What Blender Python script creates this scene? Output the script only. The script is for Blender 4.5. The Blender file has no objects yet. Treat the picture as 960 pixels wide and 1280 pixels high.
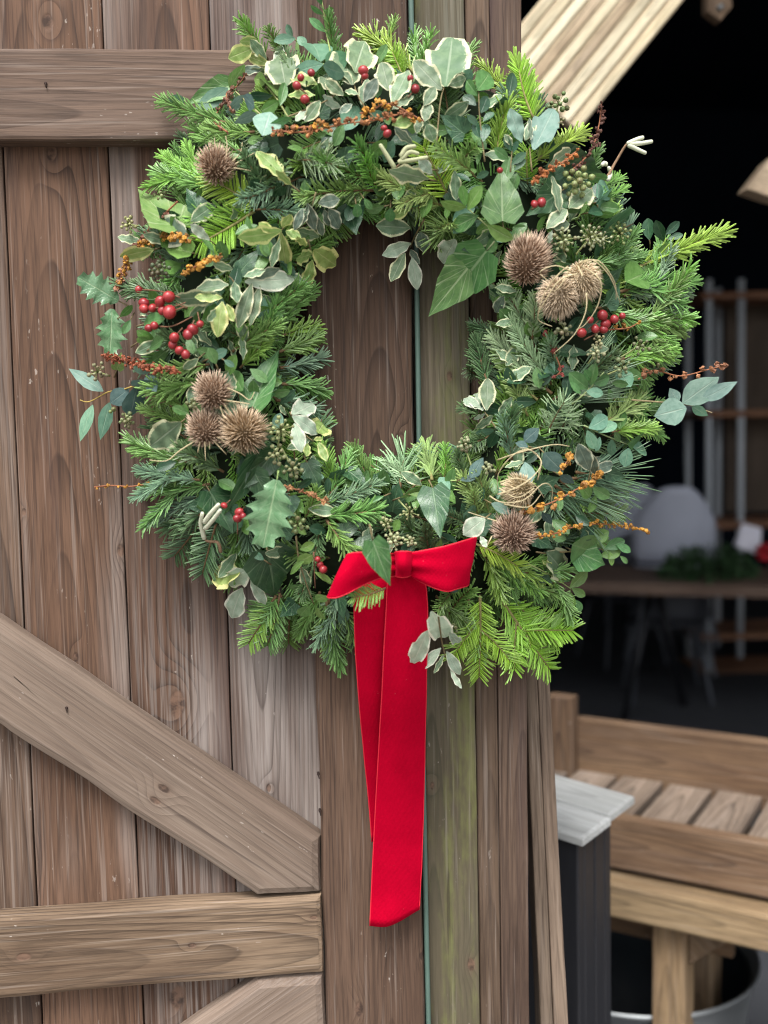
import bpy, math, random
from mathutils import Vector, Matrix, noise as mnoise

random.seed(7)
R = math.radians
sc = bpy.context.scene
COL = sc.collection

# ------------------------------------------------------------------ camera
F = 1300.0                                   # focal length in photo pixels (960 x 1280)
RT = Vector((0.99549938, -0.09228245, -0.0215623))
UP = Vector((0.02817618, 0.07097809, 0.99707984))
FW = Vector((0.09048252, 0.99319991, -0.07325881))
CAM = Vector((0, 0, 1.45)) - FW * 1.18
cd = bpy.data.cameras.new('camera'); cam = bpy.data.objects.new('camera', cd); COL.objects.link(cam)
m = Matrix((RT, UP, -FW)).transposed().to_4x4(); m.translation = CAM
cam.matrix_world = m
cd.sensor_width = 36; cd.lens = 36 * F / 1280
cd.clip_start = 0.02; cd.clip_end = 2000
cd.dof.use_dof = True; cd.dof.focus_distance = 1.135; cd.dof.aperture_fstop = 3.0
sc.camera = cam

# ------------------------------------------------------------------ light
SUN_EL, SUN_AZ = R(60), R(200)               # azimuth clockwise from +Y: the sun stands behind the camera
w = bpy.data.worlds.new('World'); sc.world = w; w.use_nodes = True
nt = w.node_tree; bg = nt.nodes['Background']
sky = nt.nodes.new('ShaderNodeTexSky'); sky.sky_type = 'NISHITA'; sky.sun_disc = False
sky.sun_elevation = SUN_EL; sky.sun_rotation = SUN_AZ; sky.dust_density = 4; sky.air_density = 1.0
hs = nt.nodes.new('ShaderNodeHueSaturation'); hs.inputs['Saturation'].default_value = 0.25   # overcast: nearly grey
nt.links.new(sky.outputs[0], hs.inputs['Color']); nt.links.new(hs.outputs[0], bg.inputs['Color'])
bg.inputs['Strength'].default_value = 0.125
ld = bpy.data.lights.new('sun', 'SUN'); ld.energy = 1.5; ld.angle = R(28); ld.color = (1, .965, .92)
sun = bpy.data.objects.new('sun', ld); COL.objects.link(sun); sun.location = (-1, -4, 6)
sd = Vector((math.sin(SUN_AZ) * math.cos(SUN_EL), math.cos(SUN_AZ) * math.cos(SUN_EL), math.sin(SUN_EL)))
sun.rotation_euler = sd.to_track_quat('Z', 'Y').to_euler()
vs = sc.view_settings; vs.view_transform = 'Standard'; vs.look = 'None'; vs.gamma = 1; vs.use_curve_mapping = False
vs.exposure = 1.32
sc.cycles.max_bounces = 6; sc.cycles.diffuse_bounces = 3; sc.cycles.glossy_bounces = 2; sc.cycles.transmission_bounces = 3
sc.cycles.use_adaptive_sampling = True; sc.cycles.use_denoising = True; sc.cycles.filter_width = 1.1

# ------------------------------------------------------------------ geometry helpers
def ray(u, v): return RT * ((u - 480) / F) - UP * ((v - 640) / F) + FW
def P(u, v, d=0.0):                          # point d metres in front of the door's plank face
    r = ray(u, v); return CAM + r * ((-d - CAM.y) / r.y)
def PZ(u, v, z): r = ray(u, v); return CAM + r * ((z - CAM.z) / r.z)
def PT(u, v, t): return CAM + ray(u, v) * t

ORG = {}
def _link(o, parent, loc):
    COL.objects.link(o)
    if parent is not None:
        o.parent = parent; o.location = loc - ORG[parent.name]
    else: o.location = loc
    ORG[o.name] = loc.copy()
    return o
def empty(name, loc, parent=None):
    o = bpy.data.objects.new(name, None); o.empty_display_size = .02
    return _link(o, parent, Vector(loc))
def tag(o, label, cat, group=None):
    o['label'] = label; o['category'] = cat
    if group: o['group'] = group
    return o
def mesh_from(name, v, f, mat, wc=None, smooth=True, col=None):
    me = bpy.data.meshes.new(name); me.from_pydata([tuple(p) for p in v], [], f); me.update()
    if mat: me.materials.append(mat)
    if smooth: me.polygons.foreach_set('use_smooth', [True] * len(me.polygons))
    if wc:
        a = me.attributes.new('wc', 'FLOAT_VECTOR', 'POINT'); a.data.foreach_set('vector', [c for p in wc for c in p])
    return me

class MB:
    def __init__(s): s.v = []; s.f = []; s.wc = []
    def add(s, vs_, fs_, wc=None):
        n = len(s.v); s.v += [Vector(p) for p in vs_]; s.f += [tuple(i + n for i in q) for q in fs_]
        s.wc += list(wc) if wc else [(0, 0, 0)] * len(vs_)
    def tube(s, pts, r0, r1=None, n=5, cap=True, tone=0.0):
        r1 = r0 if r1 is None else r1; pts = [Vector(p) for p in pts]; vv = []; ff = []; wc = []; L = len(pts); last = None
        for i, p in enumerate(pts):
            t = (pts[min(i + 1, L - 1)] - pts[max(i - 1, 0)])
            if t.length < 1e-9: t = Vector((0, 0, 1))
            t.normalize()
            a = t.cross(last if last is not None else (Vector((0, 0, 1)) if abs(t.z) < .9 else Vector((1, 0, 0))))
            if a.length < 1e-6: a = t.orthogonal()
            a.normalize(); b = t.cross(a); last = b.cross(t) * -1 if False else (last or (Vector((0, 0, 1)) if abs(t.z) < .9 else Vector((1, 0, 0))))
            k = i / max(1, L - 1); r = r0 + (r1 - r0) * k
            for j in range(n):
                an = 2 * math.pi * j / n; vv.append(p + (a * math.cos(an) + b * math.sin(an)) * r); wc.append((tone, k, j / n))
        for i in range(L - 1):
            for j in range(n): ff.append((i * n + j, i * n + (j + 1) % n, (i + 1) * n + (j + 1) % n, (i + 1) * n + j))
        if cap: ff.append(tuple(range(n))[::-1]); ff.append(tuple((L - 1) * n + j for j in range(n)))
        s.add(vv, ff, wc)
    def ball(s, c, r, nu=8, nv=6, sq=(1, 1, 1), jit=0, tone=0.0, axis=None):
        vv = []; ff = []; wc = []; q = Vector(axis).to_track_quat('Z', 'Y') if axis is not None else None
        for i in range(nv + 1):
            th = math.pi * i / nv
            for j in range(nu):
                ph = 2 * math.pi * j / nu; d = Vector((math.sin(th) * math.cos(ph) * sq[0], math.sin(th) * math.sin(ph) * sq[1], math.cos(th) * sq[2]))
                if jit: d *= 1 + random.uniform(-jit, jit)
                if q: d = q @ d
                vv.append(Vector(c) + d * r); wc.append((tone, i / nv, j / nu))
        for i in range(nv):
            for j in range(nu): ff.append((i * nu + j, (i + 1) * nu + j, (i + 1) * nu + (j + 1) % nu, i * nu + (j + 1) % nu))
        s.add(vv, ff, wc)
    def box(s, a, b):
        x0, y0, z0 = a; x1, y1, z1 = b
        s.add([(x0, y0, z0), (x1, y0, z0), (x1, y1, z0), (x0, y1, z0), (x0, y0, z1), (x1, y0, z1), (x1, y1, z1), (x0, y1, z1)],
              [(0, 3, 2, 1), (4, 5, 6, 7), (0, 1, 5, 4), (1, 2, 6, 5), (2, 3, 7, 6), (3, 0, 4, 7)])
    def build(s, name, mat, parent=None, loc=None, smooth=True):
        if loc is None: loc = sum(s.v, Vector()) / len(s.v)
        me = mesh_from(name, [p - loc for p in s.v], s.f, mat, s.wc, smooth)
        return _link(bpy.data.objects.new(name, me), parent, Vector(loc))

# ------------------------------------------------------------------ shader helpers
class NT:
    def __init__(s, name):
        s.mat = bpy.data.materials.new(name); s.mat.use_nodes = True; s.t = s.mat.node_tree
        s.b = s.t.nodes['Principled BSDF']
    def n(s, k, **kw):
        x = s.t.nodes.new(k)
        for a, b in kw.items(): setattr(x, a, b)
        return x
    def set(s, sock, val):
        if isinstance(val, bpy.types.NodeSocket): s.t.links.new(val, sock)
        elif val is not None:
            if isinstance(val, (tuple, list)) and len(val) == 3 and sock.type == 'RGBA': val = (*val, 1)
            sock.default_value = val
    def m(s, op, a, b=None, c=None, clamp=False):
        x = s.n('ShaderNodeMath', operation=op, use_clamp=clamp)
        for i, q in enumerate((a, b, c)):
            if q is not None: s.set(x.inputs[i], q)
        return x.outputs[0]
    def xyz(s, a, b, c):
        x = s.n('ShaderNodeCombineXYZ')
        for i, q in enumerate((a, b, c)): s.set(x.inputs[i], q)
        return x.outputs[0]
    def sep(s, v): x = s.n('ShaderNodeSeparateXYZ'); s.set(x.inputs[0], v); return x.outputs
    def attr(s, name): return s.n('ShaderNodeAttribute', attribute_name=name)
    def vm(s, op, a, b): x = s.n('ShaderNodeVectorMath', operation=op); s.set(x.inputs[0], a); s.set(x.inputs[1], b); return x.outputs[0]
    def noise(s, vec, scale=1.0, detail=2.0, rough=.5, dist=0.0):
        x = s.n('ShaderNodeTexNoise'); s.set(x.inputs['Vector'], vec); x.inputs['Scale'].default_value = scale
        x.inputs['Detail'].default_value = detail; x.inputs['Roughness'].default_value = rough; x.inputs['Distortion'].default_value = dist
        return x.outputs[0]
    def ss(s, v, a, b, lo=0.0, hi=1.0):
        x = s.n('ShaderNodeMapRange', interpolation_type='SMOOTHSTEP'); s.set(x.inputs[0], v)
        for i, q in enumerate((a, b, lo, hi)): s.set(x.inputs[i + 1], q)
        return x.outputs[0]
    def mix(s, fac, a, b, mode='MIX'):
        x = s.n('ShaderNodeMix', data_type='RGBA', blend_type=mode); s.set(x.inputs[0], fac); s.set(x.inputs[6], a); s.set(x.inputs[7], b)
        return x.outputs[2]
    def bump(s, h, strength=.5, dist=.001):
        x = s.n('ShaderNodeBump'); s.set(x.inputs['Height'], h); x.inputs['Strength'].default_value = strength; x.inputs['Distance'].default_value = dist
        s.t.links.new(x.outputs[0], s.b.inputs['Normal'])
    def out(s, color, rough=.8, spec=.3):
        s.set(s.b.inputs['Base Color'], color); s.set(s.b.inputs['Roughness'], rough); s.b.inputs['Specular IOR Level'].default_value = spec
        return s.mat

def wood(name, lo=(.070, .039, .025), hi=(.205, .134, .092), dark=(.018, .011, .0085), freq=210, x0=0.0, y0=.05, tilt=.03, knots=(), pale=0.0,
         palec=(.44, .40, .37), stain=.3, moss=0.0, seed=0.0, ring=.6, flecks=.5, warp=.014, fine=.6):
    s = NT(name); wc = s.attr('wc').outputs['Vector']; x, y, z = s.sep(wc)
    off = (seed * 3.17, seed * 1.31, seed * 5.77)
    def nz(sx, sz, detail=2.0, rough=.5, o=0.0):
        return s.noise(s.vm('ADD', s.vm('MULTIPLY', wc, (sx, sx, sz)), (off[0] + o, off[1] + o, off[2] + o)), 1.0, detail, rough)
    w1 = s.m('MULTIPLY', s.m('SUBTRACT', nz(4, .8, 1), .5), warp)
    w2 = s.m('MULTIPLY', s.m('SUBTRACT', nz(26, 2.2, 2, .5, 3.3), .5), .0026)
    X = s.m('ADD', s.m('SUBTRACT', x, x0), w1)
    Y = s.m('ADD', s.m('ADD', y, y0), s.m('MULTIPLY', z, tilt))
    r = s.m('ADD', s.m('SQRT', s.m('ADD', s.m('MULTIPLY', X, X), s.m('MULTIPLY', Y, Y))), w2)
    core = None; halo = None
    for kx, kz, ks in knots:
        dx = s.m('SUBTRACT', x, kx); dz = s.m('MULTIPLY', s.m('SUBTRACT', z, kz), .55)
        e = s.m('ADD', s.m('MULTIPLY', dx, dx), s.m('MULTIPLY', dz, dz))
        g = s.m('EXPONENT', s.m('MULTIPLY', e, -1.0 / (ks * ks * 1.6)))
        r = s.m('ADD', r, s.m('MULTIPLY', g, ks * .95))
        dd = s.m('ADD', s.m('SQRT', e), s.m('MULTIPLY', s.m('SUBTRACT', nz(90, 90, 2, .5, 7), .5), ks * .3))
        c = s.ss(dd, ks * .30, ks * .50, 1.0, 0.0); core = c if core is None else s.m('MAXIMUM', core, c)
        h = s.ss(dd, ks * .3, ks * 1.1, 1.0, 0.0); halo = h if halo is None else s.m('MAXIMUM', halo, h)
    fr = s.m('FRACT', s.m('MULTIPLY', r, freq))
    saw = s.m('MULTIPLY', s.m('POWER', fr, 3.2), s.ss(fr, .93, 1.0, 1.0, 0.0))
    ringm = s.m('MULTIPLY', saw, s.ss(nz(14, 2.0, 2, .5, 9), .30, .68, .25, 1.0))
    fib = nz(230, 7, 4, .65, 1.7); fib2 = nz(380, 20, 2, .6, 4.1)
    blo = nz(8, 1.9, 3, .6, 12)
    tone = s.m('ADD', s.m('MULTIPLY', s.ss(blo, .33, .66), .62), s.m('MULTIPLY', s.ss(fib, .30, .68), .38))
    c = s.mix(tone, lo, hi)
    c = s.mix(s.m('MULTIPLY', s.ss(nz(2.2, 1.3, 2, .5, 71), .42, .68), .55), c, s.mix(.5, lo, dark))
    c = s.mix(s.m('MULTIPLY', ringm, min(1.0, ring * 1.45)), c, dark)
    c = s.mix(s.m('MULTIPLY', s.ss(fib2, .46, .68), .50 * fine), c, dark)
    c = s.mix(s.m('MULTIPLY', s.ss(nz(330, 4, 2, .6, 17), .55, .64), .55 * fine), c, dark)
    c = s.mix(s.m('MULTIPLY', s.ss(nz(260, 5, 2, .6, 19), .56, .72), .42 * fine), c, s.mix(.5, hi, (.62, .55, .49)))
    if stain: c = s.mix(s.m('MULTIPLY', s.ss(nz(17, 1.0, 3, .6, 21), .52, .74), stain), c, (.040, .024, .026))
    if pale:
        pm = s.m('MULTIPLY', s.m('MULTIPLY', s.ss(nz(11, 1.3, 3, .6, 31), .66 - .36 * pale, .95 - .36 * pale), s.ss(fib, .22, .70, .35, 1.0)), min(.85, .35 + pale * .5))
        c = s.mix(s.m('MULTIPLY', pm, s.m('SUBTRACT', 1.0, s.m('MULTIPLY', ringm, .75))), c, palec)
        c = s.mix(s.m('MULTIPLY', s.m('MULTIPLY', s.ss(nz(5, .9, 2, .5, 35), .50, .72), s.ss(nz(300, 4, 3, .65, 37), .42, .60)), .75 * pale), c, palec)
    if moss:
        mm = s.m('MULTIPLY', s.ss(s.m('ADD', s.m('MULTIPLY', nz(26, 1.6, 3, .6, 41), .75), s.m('MULTIPLY', nz(160, 40, 3, .6, 43), .35)), .60 - .16 * moss, .80 - .12 * moss), .35 + .5 * moss, clamp=True)
        c = s.mix(mm, c, s.mix(nz(120, 30, 2, .5, 47), (.115, .125, .035), (.20, .215, .075)))
    if core is not None:
        c = s.mix(s.m('MULTIPLY', halo, .30), c, s.mix(s.m('FRACT', s.m('MULTIPLY', r, freq * 1.0)), (.20, .135, .095), (.07, .042, .030)))
        c = s.mix(s.m('MULTIPLY', core, .75), c, s.mix(s.ss(nz(70, 70, 3, .6, 51), .4, .65), (.030, .018, .014), (.16, .095, .065)))
    if flecks:
        fl = s.m('MULTIPLY', s.ss(nz(210, 80, 2, .6, 61), .68, .73), flecks * .7)
        fl2 = s.m('MULTIPLY', s.ss(nz(22, 7, 2, .5, 63), .54, .68), fl)
        c = s.mix(fl2, c, (.62, .56, .50))
        # fine drying checks and long scratches
        ck = s.m('MULTIPLY', s.ss(nz(95, 2.2, 2, .5, 66), .70, .735), .55)
        c = s.mix(ck, c, (.03, .02, .017))
    h = s.m('ADD', s.m('MULTIPLY', ringm, .5), s.m('MULTIPLY', fib, .9))
    if core is not None: h = s.m('SUBTRACT', h, s.m('MULTIPLY', core, .8))
    s.bump(h, .6, .0010)
    return s.out(c, s.ss(fib, .3, .7, .68, .88), .25)

def plain(name, col, rough=.6, spec=.4, metal=0.0, var=.25, scale=40):
    s = NT(name); tc = s.n('ShaderNodeTexCoord').outputs['Object']
    nz = s.noise(tc, scale, 4, .6); hi = tuple(min(1, c * (1 + var)) for c in col); lo = tuple(c * (1 - var) for c in col)
    s.bump(nz, .25, .001); s.b.inputs['Metallic'].default_value = metal
    return s.out(s.mix(nz, lo, hi), s.ss(nz, .3, .7, max(.05, rough - .1), min(1, rough + .1)), spec)

def polarea(pts, n): return sum((pts[i].cross(pts[(i + 1) % len(pts)])).dot(n) for i in range(len(pts)))
SEED = [0.0]
def prism(name, pts, back, axis, parent=None, bev=.004, sub=7, wob=.0006, mat=None, knots=(), loc=None, **wk):
    """a solid board: front polygon pts (3-D, flat), thickness vector back, grain along axis; the arrises are chamfered and a little uneven"""
    pts = [Vector(p) for p in pts]; back = Vector(back); n = -back.normalized(); axis = Vector(axis).normalized()
    ac = axis.cross(n).normalized()
    if polarea(pts, n) < 0: pts = pts[::-1]
    SEED[0] += 1.37; sd_ = SEED[0]
    ring_ = []
    for i, p in enumerate(pts):
        q = pts[(i + 1) % len(pts)]; e = q - p; inn = n.cross(e).normalized(); k = max(1, int(sub * min(1, e.length / .25)))
        for j in range(k):
            o = 0 if j == 0 else (mnoise.noise((p + e * (j / k)) * 14 + Vector((sd_, 0, 0)))) * wob * 2
            ring_.append(p + e * (j / k) + inn * o)
    N = len(ring_); cen = sum(pts, Vector()) / len(pts)
    inset = []
    for i in range(N):
        a = ring_[i - 1]; b = ring_[i]; c = ring_[(i + 1) % N]
        n1 = n.cross(b - a).normalized(); n2 = n.cross(c - b).normalized(); bb = n1 + n2; bb = bb.normalized() / max(.4, bb.normalized().dot(n1))
        inset.append(bb)
    bv = bev
    rings = [[ring_[i] + inset[i] * bv for i in range(N)],
             [ring_[i] + inset[i] * bv * .3 - n * bv * .3 for i in range(N)],
             [ring_[i] - n * bv for i in range(N)], [ring_[i] + back for i in range(N)]]
    v = [p for r_ in rings for p in r_] + [sum(rings[0], Vector()) / N]
    f = [(i, (i + 1) % N, 4 * N) for i in range(N)]
    for k in range(3):
        for i in range(N): f.append((k * N + i, (k + 1) * N + i, (k + 1) * N + (i + 1) % N, k * N + (i + 1) % N))
    f.append(tuple(range(3 * N, 4 * N))[::-1])
    wc = [((p - cen).dot(ac), (p - cen).dot(-n), (p - cen).dot(axis)) for p in v]
    if mat is None:
        kk = []
        for (kp, ks) in knots: d = Vector(kp) - cen; kk.append((d.dot(ac), d.dot(axis), ks))
        mat = wood(name + '_wood', seed=sd_, knots=kk, **wk)
    o_loc = cen if loc is None else Vector(loc)
    me = mesh_from(name, [p - o_loc for p in v], f, mat, wc, smooth=False)
    return _link(bpy.data.objects.new(name, me), parent, o_loc)

# ================================================================== SETTING
gm = NT('paving'); tc = gm.n('ShaderNodeTexCoord').outputs['Object']
g1 = gm.noise(tc, 3, 5, .6); g2 = gm.noise(tc, 90, 3, .6)
gm.bump(g2, .6, .006)
ground_mat = gm.out(gm.mix(g2, gm.mix(g1, (.16, .145, .13), (.26, .24, .215)), (.12, .11, .10)), .9)
mb = MB(); mb.add([(-400, -400, -.02), (400, -400, -.02), (400, 400, -.02), (-400, 400, -.02)], [(0, 1, 2, 3)])
o = mb.build('ground', ground_mat, loc=Vector((0, 0, -.02)), smooth=False); o['kind'] = 'structure'

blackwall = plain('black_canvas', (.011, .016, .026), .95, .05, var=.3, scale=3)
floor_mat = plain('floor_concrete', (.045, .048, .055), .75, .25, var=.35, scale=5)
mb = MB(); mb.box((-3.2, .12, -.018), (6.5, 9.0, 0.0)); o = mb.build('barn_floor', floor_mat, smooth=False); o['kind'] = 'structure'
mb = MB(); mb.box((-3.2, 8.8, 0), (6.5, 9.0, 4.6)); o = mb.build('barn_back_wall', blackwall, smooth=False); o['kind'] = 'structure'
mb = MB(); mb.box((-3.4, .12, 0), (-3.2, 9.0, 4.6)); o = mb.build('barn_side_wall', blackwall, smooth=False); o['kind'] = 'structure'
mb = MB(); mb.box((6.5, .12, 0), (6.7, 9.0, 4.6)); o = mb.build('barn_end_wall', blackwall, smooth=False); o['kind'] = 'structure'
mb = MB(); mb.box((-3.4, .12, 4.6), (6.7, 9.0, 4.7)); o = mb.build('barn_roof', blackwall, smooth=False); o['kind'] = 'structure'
mb = MB(); mb.box((-3.2, .12, 3.9), (6.5, .2, 4.6)); o = mb.build('barn_gable_wall', blackwall, smooth=False); o['kind'] = 'structure'  # out of view; starts high so more skylight reaches the interior
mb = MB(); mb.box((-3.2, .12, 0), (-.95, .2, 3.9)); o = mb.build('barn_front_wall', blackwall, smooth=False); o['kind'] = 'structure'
mb = MB(); mb.box((5.2, .12, 0), (6.5, .2, 3.9)); o = mb.build('barn_corner_wall', blackwall, smooth=False); o['kind'] = 'structure'  # out of view; set far right, widening the opening for more skylight

# ================================================================== BARN DOOR
ZT, ZB = 2.14, .05
def line3(p, q, d=0.0):
    a, b = P(*p, d), P(*q, d)
    def at(z): k = (z - a.z) / (b.z - a.z); return a + (b - a) * k
    return at
door = tag(empty('barn_door', (-.30, 0, ZB)), 'weathered brown plank barn door with rails and diagonal brace, behind the wreath', 'door')
seams = [line3((-256, 182), (-187, 1263)), line3((-128, 182), (-68, 1263)), line3((3, 182), (52, 1263)), line3((127, 0), (180, 1280)), line3((261, 0), (300, 1280)), line3((384, 50), (420, 1280))]
gap = Vector((.0006, 0, 0)); BK = (0, .022, 0)
pk = [dict(pale=.25, stain=.25), dict(pale=.25, stain=.3, tilt=.02, x0=.03),
      dict(pale=.38, stain=.60, knots=[((64, 192), .011), ((60, 28), .013), ((151, 688), .010), ((30, 640), .006), ((36, 1076), .011), ((95, 822), .008)], x0=-.012, y0=.035, tilt=.045, freq=202, lo=(0.074, 0.039, 0.023), hi=(0.184, 0.107, 0.070)),
      dict(pale=.5, stain=.5, knots=[((222, 880), .022), ((222, 1248), .02)], x0=.01, y0=.06, tilt=.02, freq=229, lo=(0.071, 0.037, 0.023), hi=(0.177, 0.102, 0.067)),
      dict(pale=.65, stain=.6, knots=[((336, 985), .006)], x0=-.02, y0=.03, tilt=-.035, freq=236, lo=(0.062, 0.033, 0.023), hi=(0.155, 0.092, 0.064))]
for i in range(5):
    a, b = seams[i], seams[i + 1]; kw = dict(pk[i]); kn = [(P(*k[0], 0), k[1]) for k in kw.pop('knots', [])]
    prism('plank', [a(ZT) + gap, b(ZT) - gap, b(ZB) - gap, a(ZB) + gap], BK, (0, 0, 1), door, bev=.0020, sub=30, wob=.0004, knots=kn, flecks=.5, **kw)
DF = .028; RB = (0, DF - .001, 0)
mb = MB()                                     # wide stile on the closing side
st_l, st_r = line3((372, 0), (408, 1280), DF), line3((509.5, 0), (531.5, 1280), DF)
prism('stile', [st_l(ZT), st_r(ZT), st_r(ZB), st_l(ZB)], (0, DF + .020, 0), (0, 0, 1), door, bev=.007, sub=30, wob=.0012,
      knots=[(P(449, 1262, DF), .012), (P(500, 548, DF), .011), (P(528, 1195, DF), .008), (P(470, 640, DF), .005)], lo=(0.067, 0.039, 0.026), hi=(0.141, 0.088, 0.060), x0=.02, y0=.028, tilt=.05, freq=236, pale=.12, stain=.35, flecks=.9)
def dp(*ps, d=DF): return [P(u, v, d) for u, v in ps]
off = .6
prism('rail', dp((-240, 58), (371.5, 60.5), (374.5, 175), (-240, 174.5)), RB, P(300, 118) - P(0, 117), door, bev=.004, sub=30, wob=.0008, lo=(0.090, 0.056, 0.040), hi=(0.192, 0.132, 0.098), x0=.02, y0=.05, tilt=.03, freq=216, pale=.20, stain=.85)
prism('rail', dp((-240, 1167), (402, 1119), (404.6, 1217), (-240, 1269)), RB, P(400, 1168) - P(0, 1200), door, bev=.006, sub=30, wob=.001, lo=(0.128, 0.082, 0.052), hi=(0.318, 0.230, 0.153), x0=.015, y0=.05, tilt=.05, freq=202,
      pale=.2, palec=(0.380, 0.336, 0.264), stain=.55, flecks=1.0, knots=[(P(392, 1147, DF), .006), (P(30, 1196, DF), .010), (P(240, 1182, DF), .006)])
prism('brace', dp((-240, 610), (0, 775), (401.5, 1047), (402, 1117.5), (321, 1122.5), (0, 909), (-240, 748)), (0, DF - .003, 0), P(400, 1046) - P(0, 774), door, bev=.010, sub=30, wob=.0012, lo=(0.152, 0.109, 0.083), hi=(0.288, 0.219, 0.169), x0=.03, y0=.045, tilt=.02, freq=216,
      pale=.3, palec=(0.350, 0.320, 0.272), stain=.10, flecks=1.0, ring=.20, fine=.28, knots=[(P(205, 986, DF), .009), (P(194, 1001, DF), .009)])
prism('brace', dp((321, 1226), (405, 1219), (408, 1320), (20, 1590), (-60, 1494)), (0, DF - .003, 0), P(321, 1226) - P(245, 1280), door, bev=.010, sub=20, wob=.001, lo=(0.146, 0.102, 0.078), hi=(0.264, 0.201, 0.155), x0=.03, y0=.045, freq=202, pale=.3, stain=.15, ring=.20, fine=.28)
# nails
nail = plain('rusty_nail', (.035, .022, .018), .7, .4, .6)
for (u, v) in ((57, 104), (83, 885), (398, 968), (400, 1014), (699, -500)):
    mb = MB(); c = P(u, v, DF + .0012); mb.tube([c + Vector((0, .006, 0)), c], .0016, .0016, 8); mb.tube([c + Vector((0, -.0005, 0)), c + Vector((.0008, -.0008, -.005))], .0009, .0006, 5)
    if v > 0: mb.build('nail', nail, door)

# door post: a mossy board and two brown strips
post = tag(empty('door_post', (.1, .03, .02)), 'timber door post with a mossy green board, right of the red ribbon', 'post')
PB = (0, .06, 0)
d = .006
a, b = line3((518, 0), (537, 1280), d), line3((580, 0), (600.5, 1280), d)
prism('mossy_board', [a(2.3), b(2.3), b(.02), a(.02)], PB, (0, 0, 1), post, bev=.0018, sub=40, wob=.0004, lo=(0.080, 0.065, 0.040), hi=(0.179, 0.150, 0.102), dark=(.055, .05, .032), x0=-.02, y0=.03, tilt=.03, freq=190, moss=.42, pale=.35, palec=(0.251, 0.248, 0.200), stain=.25,
      knots=[(P(589, 1206, d), .010), (P(540, 982, d), .006), (P(524, 52, d), .006), (P(562, 470, d), .007)])
d = -.002
a, b, c = line3((581, 0), (601, 1280), d), line3((612, 0), (627, 1280), d), line3((652, 0), (662, 1280), d)
g1_ = Vector((.0003, 0, 0))
prism('brown_strip', [a(2.3), b(2.3) - g1_, b(.02) - g1_, a(.02)], PB, (0, 0, 1), post, bev=.0018, sub=40, wob=.0004, lo=(0.076, 0.050, 0.033), hi=(0.160, 0.108, 0.074), x0=.0, y0=.04, freq=229, pale=.15, stain=.4)
prism('brown_strip', [b(2.3) + g1_, c(2.3), c(.02), b(.02) + g1_], PB, (0, 0, 1), post, bev=.002, sub=40, wob=.0004, lo=(0.065, 0.039, 0.028), hi=(0.141, 0.094, 0.067), x0=.01, y0=.03, freq=229, pale=.1, stain=.55, knots=[(P(612, 65, d), .005)])
# green rubber strip between door and post
seal_m = plain('green_rubber', (.085, .140, .115), .55, .4, var=.15, scale=20)
mb = MB(); pts = []
for v in range(-260, 2101, 60): pts.append(P(513.6 + 22.2 * (v / 1280) + (1.2 * math.sin(v / 210.)), v, .020))
mb.tube(pts, .0030, .0030, 8); tag(mb.build('door_seal', seal_m), 'thin pale green strip running down the gap between door and post', 'seal')

# leaning battens against the post
bat = tag(empty('leaning_batten', P(700, 1400, -.05)), 'split grey brown batten leaning against the right side of the post', 'batten')
def dq(d, *ps): return [P(u, v, d) for u, v in ps]
prism('strip', dq(-.045, (653.5, 770), (668, 770), (697, 1400), (681, 1400)), (0, .03, 0), P(653, 770) - P(681, 1400), bat, bev=.0018, sub=25, wob=.0004, lo=(0.161, 0.117, 0.084), hi=(0.314, 0.243, 0.180), pale=.3, stain=.2, x0=.02)
prism('strip', dq(-.050, (669, 770), (682.5, 770), (717.5, 1400), (697.6, 1400)), (0, .03, 0), P(669, 770) - P(697, 1400), bat, bev=.0018, sub=25, wob=.0004, lo=(0.143, 0.098, 0.070), hi=(0.295, 0.224, 0.167), pale=.3, stain=.25, x0=-.02)

# ================================================================== THINGS RIGHT OF THE POST
def box3(name, o, ex, ey, ez, dims, parent, **kw):
    """board with a corner at o, along ex (length), ey (depth), ez (height); front face is the ex-ez face"""
    o = Vector(o); X, Y, Z = ex * dims[0], ey * dims[1], ez * dims[2]
    ax = kw.pop('axis', None)
    if ax is None: ax = [ex, ey, ez][max(range(3), key=lambda i: dims[i])]
    if dims[1] < .04 or True:
        return prism(name, [o, o + X, o + X + Z, o + Z], Y, ax if abs(Vector(ax).dot(ey)) < .9 else ex, parent, **kw)
def slab(name, o, ex, ey, dims, parent, **kw):
    """flat board seen from above: top face corners o, o+ex, o+ex+ey, o+ey, thickness down"""
    o = Vector(o); X, Y = ex * dims[0], ey * dims[1]
    return prism(name, [o, o + X, o + X + Y, o + Y], (0, 0, -dims[2]), kw.pop('axis', ex), parent, **kw)
EZ = Vector((0, 0, 1))
# --- timber workbench
zt = .80
A, B = PZ(757, 1020, zt), PZ(960, 1055, zt); ex = (B - A); ex.z = 0; ex.normalize(); ey = Vector((-ex.y, ex.x, 0))
bench = tag(empty('slatted_bench', (A.x, A.y, 0)), 'slatted brown timber bench with raised front and back boards', 'bench')
BK_ = PZ(712, 960, zt - .02); depth = (BK_ - A).dot(ey); x_l = (BK_ - A).dot(ex) - .10
LEN = 1.75
brown = dict(lo=(0.135, 0.076, 0.042), hi=(0.296, 0.194, 0.118), pale=.15, stain=.3)
box3('front_board', A + ex * (x_l + .06) - EZ * .10, ex, ey, EZ, (LEN, .028, .10), bench, bev=.004, wob=.001, **brown)
box3('back_board', A + ex * x_l + ey * depth - EZ * .05, ex, ey, EZ, (LEN, .03, .145), bench, bev=.004, wob=.001, lo=(0.117, 0.067, 0.039), hi=(0.242, 0.156, 0.092), pale=.12, stain=.3)
zs = zt - .018; k = x_l + .02; i = 0
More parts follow.
